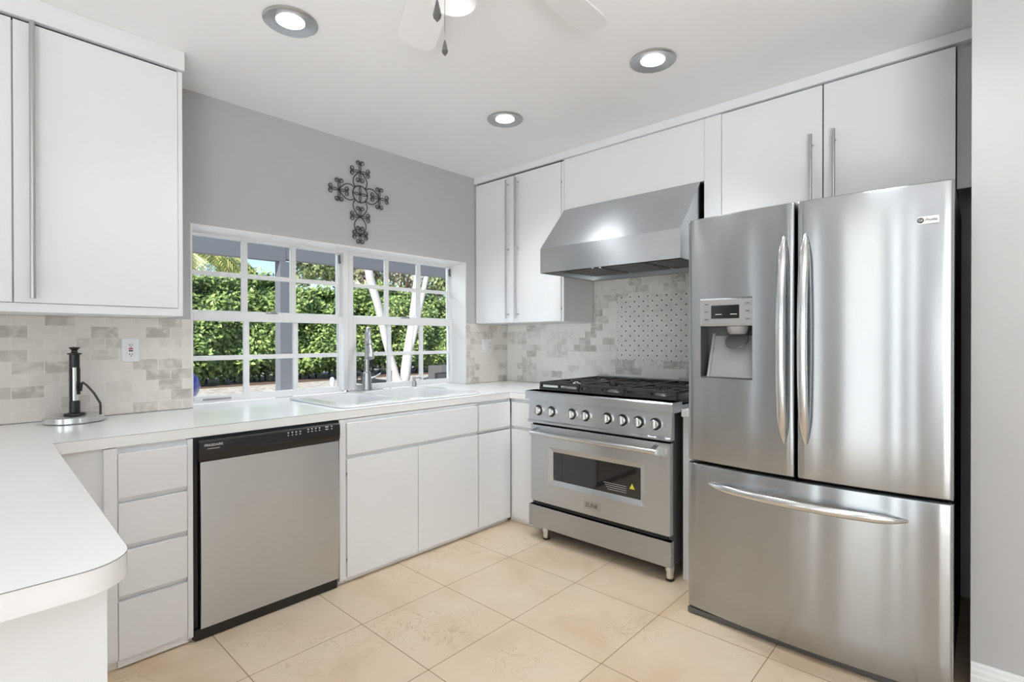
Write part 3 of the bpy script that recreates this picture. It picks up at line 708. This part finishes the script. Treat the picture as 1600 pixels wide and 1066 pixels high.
quad(b, (xfr, y1_, z0_), (xfr, y1_, z1_), (xb_, y1_, z1_), (xb_, y1_, z0_)); quad(b, (xfr, y0_, z0_), (xb_, y0_, z0_), (xb_, y0_, z1_), (xfr, y0_, z1_))
quad(b, (xfr, y0_, z1_), (xb_, y0_, z1_), (xb_, y1_, z1_), (xfr, y1_, z1_)); quad(b, (xfr, y0_, z0_), (xfr, y1_, z0_), (xb_, y1_, z0_), (xb_, y0_, z0_)); quad(b, (xb_, y0_, z0_), (xb_, y1_, z0_), (xb_, y1_, z1_), (xb_, y0_, z1_))
rc = obj('dispenser_recess', b, 'dgreyp', ld)
b = BM(); prism(b, [(xfr+.006, z0_+.003), (xfr+.012, z0_+.003), (xb_-.002, z1_-.04), (xb_-.008, z1_-.04)], 'y', .692, .878)
prism(b, [(xfr+.000, z0_+.003), (xfr+.012, z0_+.003), (xb_-.002, z1_-.03), (xb_-.014, z1_-.03)], 'y', .868, .878)
obj('back_plate', b, 'greyp', rc)
obj('drip_tray', bx(BM(), xfr, xb_-.004, .694, .900, z0_+.001, z0_+.006), 'dgreyp', rc)
obj('nozzle', lathe(BM(), [(.043, z1_-.001), (.043, z1_-.010), (.036, z1_-.028), (.030, z1_-.034)], (b_x+.045, .765, 0), seg=28), 'greyp', rc, True)
b = BM(); lathe(b, [(.0, 0), (.044, 0), (.047, .004), (.044, .008), (.0, .008)], (b_x+.046, .768, z1_-.062), Vector((-.75, 0, .65)).normalized(), 28); obj('paddle', b, 'dgreyp', rc, True)
# badge
bxx = bow(.145)
bd = obj('badge', bx(BM(), bxx-.003, bxx+.004, .116, .176, 1.578, 1.603, .001), 'white', rd)
obj('badge_emblem', lathe(BM(), [(.009, 0), (.009, .0008)], (bxx-.003, .164, 1.5905), (-1, 0, 0), 24), 'dink', rd)
text('emblem_lettering', 'GE', .010, (bxx-.0041, .164, 1.5905), ROT_X, 'ink', rd)
text('badge_lettering', 'Profile', .0125, (bxx-.0035, .137, 1.5905), ROT_X, 'dink', rd, shear=.35)
b = BM(); prism(b, [(2.192, .004), (2.188, .026), (2.262, .027), (2.262, .004)], 'y', f0+.06, f1-.002); obj('toe_grille', b, 'dgreyp', fr)
for (x, y) in ((2.3, f0+.05), (2.3, f1-.05), (2.95, f0+.05), (2.95, f1-.05)):
    obj('foot', lathe(BM(), [(.018, 0), (.018, .029)], (x, y, 0), seg=16), 'blackp', fr, True)

# ------------------------------------------------------------------ dishwasher
d = thing('dishwasher', 'stainless steel dishwasher with a black control strip under the counter', 'dishwasher', (.967, 2.6, 0))
obj('tub', bx(BM(), .656, 1.276, 2.335, 2.94, .06, .806), 'blackm', d)
obj('surround', (lambda b: (bx(b, .656, .668, 2.316, 2.334, .05, .806), bx(b, 1.270, 1.276, 2.316, 2.334, .05, .806), bx(b, .668, 1.270, 2.32, 2.334, .796, .806), b)[-1])(BM()), 'blackm', d)
b = BM(); n = 10; poly = [(2.333, .047), (2.333, .710)] + [(2.298 - .006*math.sin(PI*k/n), .710 - (.710-.047)*k/n) for k in range(n+1)]
prism(b, poly, 'x', .674, 1.268); dd = obj('door', b, 'steel', d, True)
b = BM(); poly = [(2.333, .713), (2.333, .797), (2.300, .797), (2.289, .790), (2.286, .75), (2.290, .722), (2.296, .713)]; prism(b, poly, 'x', .668, 1.270); cp = obj('control_panel', b, 'blackp', d, True)
obj('handle_pocket', bx(BM(), .925, 1.045, 2.2845, 2.30, .738, .748, .002), 'blackm', cp)
text('lettering', 'FRIGIDAIRE', .0135, (.719, 2.2852, .7765), ROT_Y, 'ink', cp)
b = BM()
for k in range(9): bx(b, .697+k*.005, .7005+k*.005, 2.2852, 2.2868, .7615, .7635)
obj('lettering', b, 'ink', cp)
for i, x in enumerate((1.02, 1.038, 1.056, 1.074, 1.112, 1.130, 1.148, 1.166, 1.198, 1.206, 1.226)):
    b = BM(); z = .779 if i < 4 else .783
    prism(b, [(x-.0035, z+.006), (x+.0035, z+.006), (x, z-.001)], 'y', 2.2852, 2.2895); bx(b, x-.003, x+.003, 2.2852, 2.2885, z-.009, z-.006)
    obj('button_mark', b, 'ink', cp)
obj('kick_plate', bx(BM(), .655, 1.262, 2.305, 2.334, .002, .046, .001), 'blackp', d)

# ------------------------------------------------------------------ small things in the room
tx, ty, tz = .362, 2.855, .8505
t = thing('paper_towel_holder', 'empty steel and black paper towel holder on the counter', 'paper towel holder', (tx, ty, tz))
obj('base', lathe(BM(), [(.098, 0), (.104, .003), (.104, .024), (.098, .029), (0, .030)], (tx, ty, tz), seg=48), 'chrome', t, True)
obj('rod', lathe(BM(), [(.036, .030), (.034, .034), (.018, .038), (.018, .085), (.013, .09), (.013, .23)], (tx, ty, tz), seg=20), 'chrome', t, True)
b = BM(); lathe(b, [(.038, .0302), (.036, .036), (.019, .040), (.0185, .088), (.0135, .09), (.0135, .03)], (tx, ty, tz), seg=20)
obj('rod_foot', b, 'blackp', t, True)
b = BM(); lathe(b, [(.0135, .23), (.018, .232), (.018, .284), (.025, .286), (.025, .290), (.012, .294), (.010, .302), (.018, .312), (.020, .316), (.0, .318)], (tx, ty, tz), seg=20); obj('knob', b, 'blackp', t, True)
b = BM(); bx(b, tx-.0175, tx-.010, ty-.012, ty+.012, tz+.09, tz+.23); bx(b, tx+.010, tx+.0175, ty-.014, ty+.010, tz+.115, tz+.23); obj('grip_strip', b, 'blackp', t)
pa = [(tx+.095*math.cos(-.6)*1.0, ty-.055, tz+.028), (tx+.078, ty-.054, tz+.075), (tx+.058, ty-.045, tz+.12), (tx+.035, ty-.035, tz+.155), (tx+.022, ty-.03, tz+.168), (tx+.018, ty-.028, tz+.160), (tx+.017, ty-.028, tz+.13)]
obj('tension_arm', tube(BM(), pa, [.0045]*5+[.006, .004], 8), 'blackp', t, True)

o = thing('wall_outlet', 'white socket with red and black test buttons on the beige backsplash', 'outlet', (.579, 2.967, 1.094))
obj('cover_plate', bx(BM(), .545, .613, 2.961, 2.9668, 1.094, 1.205, .002), 'white', o)
q = obj('socket', bx(BM(), .562, .596, 2.9585, 2.961, 1.115, 1.184, .001), 'white', o)
obj('button', bx(BM(), .571, .587, 2.957, 2.9585, 1.153, 1.159), 'red', q); obj('button', bx(BM(), .571, .587, 2.957, 2.9585, 1.143, 1.149), 'blackp', q)
b = BM()
for z in (1.123, 1.167):
    bx(b, .5725, .575, 2.9578, 2.9585, z+.003, z+.011); bx(b, .583, .5855, 2.9578, 2.9585, z+.003, z+.010); bx(b, .577, .581, 2.9578, 2.9585, z-.004, z)
obj('slots', b, 'blackm', q)
o = thing('wall_outlet', 'white double switch and socket plate near the room corner', 'outlet', (2.929, 2.967, 1.088))
obj('cover_plate', bx(BM(), 2.872, 2.986, 2.961, 2.9668, 1.088, 1.2, .002), 'white', o)
obj('switch', bx(BM(), 2.886, 2.918, 2.9565, 2.961, 1.11, 1.178, .002), 'white', o)
q = obj('socket', bx(BM(), 2.940, 2.972, 2.9585, 2.961, 1.11, 1.178, .001), 'white', o)
b = BM()
for z in (1.125, 1.155): bx(b, 2.951, 2.954, 2.9578, 2.9585, z, z+.010); bx(b, 2.959, 2.962, 2.9578, 2.9585, z, z+.010)
obj('slots', b, 'blackm', q)

# wrought iron cross
cr = thing('wall_cross', 'black wrought iron scroll cross on the grey wall above the window', 'wall cross', (1.79, 2.968, 2.128))
C0 = Vector((1.790, 2.964, 2.128)); RW = .0032
def P2(u, v): return C0 + Vector((u, 0, v))
def scroll(bm, base, ang, side, r=.0155):
    """a small spiral starting at base, heading ang, curling to side"""
    pts = []; n = 22
    ux, uy = math.cos(ang), math.sin(ang); nx, ny = -uy*side, ux*side
    cx_, cy_ = base[0] + nx*r, base[1] + ny*r
    for k in range(n+1):
        th = k/n*2*PI*1.35; rr = r*(1 - .62*k/n)
        a = math.atan2(-ny, -nx) + side*th
        pts.append(P2(cx_ + rr*math.cos(a), cy_ + rr*math.sin(a)))
    tube(bm, pts, RW*.8, 5)
def fleur(bm, base, ang, ln):
    ex_, ey_ = base[0] + math.cos(ang)*ln, base[1] + math.sin(ang)*ln
    for s in (-1, 1):
        nx, ny = -math.sin(ang)*s, math.cos(ang)*s
        tube(bm, [P2(base[0] + math.cos(ang)*ln*f + nx*.007*math.sin(PI*f), base[1] + math.sin(ang)*ln*f + ny*.007*math.sin(PI*f)) for f in [k/6 for k in range(7)]], RW*.8, 5)
        scroll(bm, (ex_, ey_), ang, s)
def petal(bm, a0, a1, hw, lo=.22):
    a0, a1 = Vector(a0), Vector(a1); d = a1-a0; nrm = Vector((-d.y, d.x)).normalized()
    for s in (-1, 1):
        pts = []
        for k in range(17):
            f = k/16; w = hw*max(0, math.sin(PI*(f*(1-lo)+lo)))**.8
            q = a0 + d*f + nrm*s*w; pts.append(P2(q.x, q.y))
        tube(bm, pts, RW, 6)
b = BM(); tube(b, [P2(.053*math.cos(2*PI*k/32), .053*math.sin(2*PI*k/32)) for k in range(32)], RW*1.15, 6, closed=True)
for s in (-.007, .007):
    tube(b, [P2(s*math.cos(PI*f), .052*(1-2*f)) if False else P2(s*math.sin(PI*2*f)*1.0 if f != .5 else 0, .052*(1-2*f)) for f in [k/12 for k in range(13)]], RW*.8, 5)
    tube(b, [P2(.052*(1-2*f), s*math.sin(PI*2*f)) for f in [k/12 for k in range(13)]], RW*.8, 5)
lathe(b, [(.0, -.006), (.007, -.004), (.007, .004), (0, .006)], C0, (0, -1, 0), 10)
obj('centre_ring', b, 'wrought', cr, True)
for ang, ln in ((PI/2, .142), (PI, .147), (0, .142), (-PI/2, .145)):
    b = BM(); u, v = math.cos(ang), math.sin(ang); ap = (u*ln, v*ln)
    petal(b, (u*.04, v*.04), ap, .050)
    fleur(b, ap, ang + PI, .052)
    for da_ in ((-PI/2, 0, PI/2) if ang != -PI/2 else (-PI/2, PI/2)): fleur(b, ap, ang + da_, .056)
    lathe(b, [(.0, -.006), (.008, -.004), (.008, .004), (0, .006)], P2(*ap), (0, -1, 0), 10)
    if ang == -PI/2:
        a2 = (0, -.262); petal(b, ap, a2, .042, 0); fleur(b, a2, PI/2, .042)
        for da_ in (-PI/2, 0, PI/2): fleur(b, a2, ang + da_, .040)
        lathe(b, [(.0, -.006), (.008, -.004), (.008, .004), (0, .006)], P2(*a2), (0, -1, 0), 10)
    obj('arm', b, 'wrought', cr, True)

# recessed downlights
for (x, y, lab) in ((.922, 2.036, 'round recessed ceiling light nearest the towel holder cabinet'), (2.16, 1.117, 'round recessed ceiling light in front of the fridge cabinet'), (2.163, 2.039, 'round recessed ceiling light closest to the room corner')):
    l = thing('ceiling_light', lab, 'ceiling light', (x, y, ZC-.012), 'recessed ceiling lights')
    obj('trim_ring', lathe(BM(), [(.101, ZC-.0005), (.101, ZC-.007), (.097, ZC-.010), (.088, ZC-.009), (.060, ZC-.003), (.054, ZC-.002), (.054, ZC-.0005)], (x, y, 0), seg=48), 'satin', l, True)
    obj('lens', lathe(BM(), [(0, ZC-.0045), (.04, ZC-.004), (.0535, ZC-.002), (.0535, ZC-.0007)], (x, y, 0), seg=32), 'lens', l, True)
    sp = bpy.data.lights.new('downlight', 'SPOT'); sp.energy = 12 if x < 1.5 else (54 if y > 1.5 else 60); sp.spot_size = math.radians(130); sp.spot_blend = .8; sp.shadow_soft_size = .1; sp.color = (.93, .97, 1)
    so = bpy.data.objects.new('downlight', sp); COL.objects.link(so); so.location = (x, y, ZC-.02)

for (x, y, e) in ((1.75, .25, 15),):                       # added spotlight out of frame, without a fixture, lifts the kitchen light
    sp = bpy.data.lights.new('fill_spot', 'SPOT'); sp.energy = e; sp.spot_size = math.radians(150); sp.spot_blend = .6; sp.shadow_soft_size = .1; sp.color = (.93, .97, 1)
    so = bpy.data.objects.new('fill_spot', sp); COL.objects.link(so); so.location = (x, y, ZC-.02)
# ceiling fan
fxc, fyc = .852, .955
f = thing('ceiling_fan', 'white ceiling fan with pull chains seen at the top of the picture', 'ceiling fan', (fxc, fyc, 2.0))
obj('canopy', lathe(BM(), [(.07, ZC-.001), (.068, ZC-.03), (.03, ZC-.055)], (fxc, fyc, 0), seg=32), 'fan', f, True)
obj('motor_housing', lathe(BM(), [(.02, ZC-.056), (.05, 2.395), (.11, 2.375), (.125, 2.33), (.115, 2.285), (.08, 2.262), (.06, 2.22), (.055, 2.17), (.04, 2.155)], (fxc, fyc, 0), seg=40), 'fan', f, True)
for k in range(6):
    a = math.radians(3 + 60*k); ca, sa = math.cos(a), math.sin(a)
    b = BM(); prof = [(.20, -.052), (.20, .052), (.24, .06), (.585, .068), (.625, .060), (.645, .040), (.652, 0), (.645, -.040), (.625, -.060), (.585, -.068), (.24, -.06)]
    tilt = math.radians(11); top, bot = [], []
    for (u, v) in prof:
        for lst, dz in ((top, .003), (bot, -.003)):
            vv_, zz = v*math.cos(tilt), v*math.sin(tilt) + dz
            lst.append(b.verts.new((fxc + ca*u - sa*vv_, fyc + sa*u + ca*vv_, 2.262 + zz)))
    b.faces.new(top); b.faces.new(bot[::-1]); n = len(prof)
    for i in range(n): b.faces.new((top[i], bot[i], bot[(i+1) % n], top[(i+1) % n]))
    bl = obj('blade', b, 'fan', f)
    b = BM(); tube(b, [(fxc+ca*.10, fyc+sa*.10, 2.275), (fxc+ca*.16, fyc+sa*.16, 2.272), (fxc+ca*.25, fyc+sa*.25, 2.268)], [(.005, .014), (.005, .016), (.004, .03)], 8, flat=(0, 0, 1)); obj('blade_bracket', b, 'fan', bl, True)
obj('lamp_shade', lathe(BM(), [(.035, 2.154), (.030, 2.13), (.034, 2.09), (.040, 2.065), (.050, 2.042), (.055, 2.032), (.052, 2.032), (.047, 2.042), (.037, 2.065), (.030, 2.09), (.026, 2.13)], (fxc, fyc+.02, 0), seg=40), 'shade', f, True)
for (x, y, z, s) in ((0.7373, 0.9018, 1.9034, 1.15), (0.7616, 0.9045, 1.8389, .85)):
    b = BM(); tube(b, [(x, y, 2.19), (x, y, z+.04*s)], .0012, 6); pc = obj('pull_chain', b, 'satin', f)
    obj('pull_drop', lathe(BM(), [(0, 0), (.007*s, .008*s), (.0085*s, .014*s), (.006*s, .026*s), (.002*s, .042*s), (0, .044*s)], (x, y, z), seg=8), 'crystal', pc)


# ------------------------------------------------------------------ outside
GZ = .20
struct('ground', bx(BM(), -6, 26, 3.22, 40, GZ-.1, GZ), 'ground', label='dry leaf strewn ground outside the window', cat='ground')
b = BM(); bx(b, -4, 9.5, 3.22, 8.6, GZ, GZ+.06); struct('patio_floor', b, 'patio', label='unseen concrete patio slab, pale to bounce light indoors', cat='patio')  # hidden slab made long and bright to throw light inside
tag(obj('patio_beam', bx(BM(), -4, 2.655, 6.0, 6.12, 2.10, 2.62), 'beam'), 'grey patio beam across the window unit with the blue pot', 'beam', kind='structure')
tag(obj('patio_beam', bx(BM(), 2.66, 10, 6.0, 6.12, 2.125, 2.62), 'beam'), 'grey patio beam across the window unit behind the faucet', 'beam', kind='structure')
ps = thing('patio_post', 'grey square patio post seen through the window', 'post', (2.655, 6.06, GZ+.06)); ps['kind'] = 'structure'
obj('post_shaft', bx(BM(), 2.585, 2.728, 5.99, 6.13, GZ+.061, 2.098), 'beam', ps)

def quads(name, m, V, F, label=None, cat=None, parent=None, kind=None, origin=None):
    org = Vector(origin) if origin is not None else (ORG[parent.name] if parent is not None else Vector((0, 0, 0)))
    V = np.asarray(V, float) - np.array(org)
    me = bpy.data.meshes.new(name); me.from_pydata(V.tolist(), [], F.tolist() if hasattr(F, 'tolist') else F); me.materials.append(M[m])
    o = bpy.data.objects.new(name, me); COL.objects.link(o)
    if parent is not None: o.parent = parent
    else: o.location = org
    ORG[o.name] = org
    if label: tag(o, label, cat, kind=kind)
    return o
def leaves(P, N, size, aspect=.45, spread=.9):
    """one folded leaf quad pair per point P, facing roughly N"""
    n = len(P); d = N + rng.normal(0, spread, (n, 3)); d /= np.linalg.norm(d, axis=1)[:, None]
    r = rng.normal(0, 1, (n, 3)); t = np.cross(d, r); t /= np.linalg.norm(t, axis=1)[:, None]; s = np.cross(d, t)
    L = size*rng.uniform(.7, 1.3, (n, 1)); Wd = L*aspect
    a = P; tip = P + t*L + d*L*.15; m1 = P + t*L*.5 + s*Wd*.5 + d*L*.12; m2 = P + t*L*.5 - s*Wd*.5 + d*L*.12
    V = np.stack([a, m1, tip, m2], 1).reshape(-1, 3); F = np.arange(n*4).reshape(n, 4)
    return V, F
# hedge
hy = 12.0
def bump_(x, z): return .28*np.sin(x*2.1+z*1.3) + .18*np.sin(x*4.7-z*3.1+1) + .10*np.sin(x*9.1+z*7.3)
HT = 2.42
n = 52000
x = rng.uniform(2.0, 13.5, n); z = rng.uniform(.36, HT, n) + rng.normal(0, .05, n); zt_ = HT + .12*np.sin(x*1.7) + .08*np.sin(x*4.1)
z = np.minimum(z, zt_)
rnd = np.clip((z - (HT-.5))/.5, 0, 1)**2*.5 + np.clip((.75-z)/.4, 0, 1)**1.5*.45
y = hy - bump_(x, z)*.6 + rnd + rng.uniform(-.1, .25, n)
V1, F1 = leaves(np.stack([x, y, z], 1), np.tile(np.array([[-.15, -.8, .65]]), (n, 1)), .115, .5, .6)
n2 = 12000; x = rng.uniform(2.0, 13.5, n2); y = hy + rng.uniform(.1, 1.1, n2); z = HT + .12*np.sin(x*1.7) + .08*np.sin(x*4.1) + rng.normal(0, .07, n2)
V2, F2 = leaves(np.stack([x, y, z], 1), np.tile(np.array([[0, -.3, .9]]), (n2, 1)), .12, .5, .6)
hd = thing('hedge', 'long dense green hedge across the garden outside the window', 'hedge', (7.7, hy+.6, GZ))
quads('foliage', 'leaf', np.concatenate([V1, V2]), np.concatenate([F1, F2+len(V1)]), parent=hd, kind='stuff')
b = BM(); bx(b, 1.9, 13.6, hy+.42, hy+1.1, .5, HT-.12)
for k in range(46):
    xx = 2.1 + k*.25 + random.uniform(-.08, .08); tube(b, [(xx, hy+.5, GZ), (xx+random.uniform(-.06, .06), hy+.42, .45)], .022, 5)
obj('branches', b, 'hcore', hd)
b = BM(); bx(b, 1.0, 15, hy-.35, hy+2.0, GZ, GZ+.012); struct('garden_bed', b, 'mulch', label='dark mulch bed under the hedge', cat='garden bed')

# palm
pm = thing('palm_tree', 'yellow green palm with drooping fronds behind the hedge end', 'tree', (4.3, 15.6, GZ))
obj('trunk', lathe(BM(), [(.22, 0), (.17, 1.0), (.15, 2.6), (.20, 3.0), (.08, 3.5), (.03, 4.2)], (4.3, 15.6, GZ), seg=14), 'bark', pm, True)
def frond(V, F, base, az, el, ln, droop, lw=.42):
    base = np.array(base); d = np.array([math.cos(az), math.sin(az), 0]); sd_ = np.array([-d[1], d[0], 0]); n_ = 26
    for k in range(n_):
        t = k/(n_-1); p = base + d*ln*t*math.cos(el) + np.array([0, 0, 1])*(ln*t*math.sin(el) - droop*t*t)
        for s in (-1, 1):
            L = lw*(.35 + math.sin(PI*min(t*1.05, 1))*.8)*random.uniform(.8, 1.1)
            dirv = sd_*s*.75 + d*.55 + np.array([0, 0, -.45 - .3*t]); dirv /= np.linalg.norm(dirv)
            w = d*.028; q = p + dirv*L; i = len(V)
            V += [p - w, p + w, q + np.array([0, 0, -.03]), q - w*.3]; F.append([i, i+1, i+2, i+3])
V, F = [], []
for k in range(20):
    frond(V, F, (4.3, 15.6, 3.4 + random.uniform(-.1, .35)), k*2*PI/20*1.9 + .3, random.uniform(.2, 1.1), random.uniform(1.5, 2.2), random.uniform(1.1, 2.2))
for k in range(5):
    frond(V, F, (4.1 + .1*k, 15.3, 3.5), -PI/2 - .5 + .3*k, .5, 1.5, 1.9, .5)
quads('frond', 'palm', V, F, parent=pm, kind='stuff')
# trees behind
def tree(name, label, c, rx, rz, n_, m='tree', trunk=.12, leafs=.22):
    t_ = thing(name, label, 'tree', (c[0], c[1], GZ), 'trees beyond the hedge')
    P_ = []; N_ = []
    for k in range(14):
        cc = np.array(c) + rng.normal(0, 1, 3)*np.array([rx*.5, rx*.4, rz*.42])
        d_ = rng.normal(0, 1, (n_//14, 3)); d_ /= np.linalg.norm(d_, axis=1)[:, None]
        P_.append(cc + d_*rng.uniform(.55, 1, (len(d_), 1))*np.array([rx*.48, rx*.48, rz*.42])); N_.append(d_)
    V_, F_ = leaves(np.concatenate(P_), np.concatenate(N_), leafs, .5, .5)
    quads('crown', m, V_, F_, parent=t_, kind='stuff')
    b_ = BM()
    tube(b_, [(c[0], c[1], GZ), (c[0]+.1, c[1], c[2]*.5), (c[0], c[1], c[2])], [trunk, trunk*.8, trunk*.4], 8)
    for k in range(6):
        a = k*PI/3 + .4; tube(b_, [(c[0], c[1], c[2]-rz*.7), (c[0]+rx*.35*math.cos(a), c[1]+rx*.35*math.sin(a), c[2]-rz*.1), (c[0]+rx*.7*math.cos(a), c[1]+rx*.7*math.sin(a), c[2]+rz*.4)], [trunk*.5, trunk*.3, trunk*.12], 6)
    obj('trunk', b_, 'bark2', t_, True)
tree('leafy_tree', 'dark leafy tree rising beyond the hedge next to the blue sky gap', (11.9, 22.5, 4.6), 1.5, 1.1, 4600)
tree('leafy_tree', 'leafy treetop beyond the hedge just left of the sky gap', (6.55, 18.6, 3.35), .55, .6, 1600, 'tree', .1, .2)
tree('leafy_tree', 'pale dry treetop beyond the hedge above the faucet', (10.2, 16.5, 3.6), .8, 1.0, 1500, 'twig', .1, .22)
tree('leafy_tree', 'bare twiggy treetop beyond the hedge between the white trunks', (12.2, 17.0, 3.7), 1.0, 1.0, 700, 'twig', .1, .2)
tree('leafy_tree', 'olive green treetop beyond the far end of the hedge', (16.2, 18.5, 3.9), 1.5, 1.2, 4200, 'tree', .12, .22)
# forked white tree in front of the hedge
wt = thing('forked_tree', 'pale smooth tree forking in a V in front of the hedge', 'tree', (6.37, 9.0, GZ))
b = BM()
tube(b, [(6.36, 9.0, GZ), (6.34, 9.0, .27), (6.25, 9.0, .40), (6.13, 9.0, .80), (5.99, 9.0, 1.25), (5.84, 9.0, 1.85), (5.65, 9.0, 2.4), (5.55, 9.1, 3.4)], [.17, .14, .085, .075, .075, .08, .085, .07], 12)
tube(b, [(6.38, 9.0, GZ), (6.40, 9.0, .27), (6.48, 9.0, .42), (6.56, 9.0, .95), (6.66, 9.0, 1.5), (6.78, 9.05, 2.1), (6.90, 9.1, 2.8), (7.0, 9.1, 3.7)], [.17, .14, .11, .10, .085, .075, .07, .06], 12)
tube(b, [(6.56, 8.98, .80), (6.68, 8.95, 1.3), (6.84, 8.95, 1.9), (7.05, 8.95, 2.7), (7.25, 9, 3.5)], [.05, .06, .06, .055, .05], 10)
obj('trunk', b, 'bark', wt, True)
# blue pot
bp = thing('garden_pot', 'big round blue glazed pot on the patio outside', 'pot', (1.245, 4.9, GZ+.06))
obj('pot_body', lathe(BM(), [(.11, 0), (.12, .30), (.08, .36), (.12, .42), (.17, .48), (.19, .55), (.175, .62), (.13, .67), (.10, .685), (.10, .70), (.085, .70), (.08, .66)], (1.245, 4.9, GZ+.06), seg=40), 'blue', bp, True)
# grill / unit box
ac = thing('grill_box', 'black and grey metal box on the ground before the hedge', 'metal box', (7.5, 9.0, GZ))
obj('housing', bx(BM(), 7.32, 7.85, 8.85, 9.3, GZ+.001, .60, .02), 'acgrey', ac); b = BM(); bx(b, 7.15, 7.45, 8.80, 8.849, GZ+.001, .46, .008)
obj('front_panel', b, 'blackm', ac)
b = BM()
for k in range(8): bx(b, 7.18, 7.42, 8.794, 8.80, .24+k*.025, .252+k*.025)
obj('grille', b, 'dgreyp', ac)
# garden chair
gc = thing('garden_chair', 'black metal garden chair behind the faucet outside', 'chair', (4.22, 6.75, GZ))
cx0, cy0 = 4.22, 6.75
for (dx_, dy_) in ((-.22, -.2), (.22, -.2), (-.22, .22), (.22, .22)):
    obj('leg', tube(BM(), [(cx0+dx_*1.1, cy0+dy_*1.1, GZ+.002), (cx0+dx_, cy0+dy_, .56)], .014, 8), 'blackm', gc, True)
b = BM(); bx(b, cx0-.24, cx0+.24, cy0-.22, cy0+.24, .56, .585, .005); obj('seat', b, 'blackm', gc)
b = BM()
for k in range(7): tube(b, [(cx0-.2+k*.067, cy0+.22, .585), (cx0-.2+k*.067, cy0+.30, .96)], .007, 6)
tube(b, [(cx0-.23, cy0+.22, .585), (cx0-.23, cy0+.31, .93), (cx0, cy0+.32, .98), (cx0+.23, cy0+.31, .93), (cx0+.23, cy0+.22, .585)], .014, 8); obj('backrest', b, 'blackm', gc, True)
for s in (-1, 1): obj('armrest', tube(BM(), [(cx0+s*.24, cy0-.2, .57), (cx0+s*.25, cy0-.2, .72), (cx0+s*.25, cy0+.28, .76)], .012, 8), 'blackm', gc, True)
# small white garden lamp
gl = thing('garden_lamp', 'small white globe lamp on the ground before the hedge', 'lamp', (4.84, 9.0, GZ))
obj('globe', lathe(BM(), [(.0, .29), (.03, .28), (.045, .23), (.04, .16), (.02, .10), (.018, .06), (.018, 0)], (4.84, 9.0, GZ), seg=20), 'whitepost', gl, True)
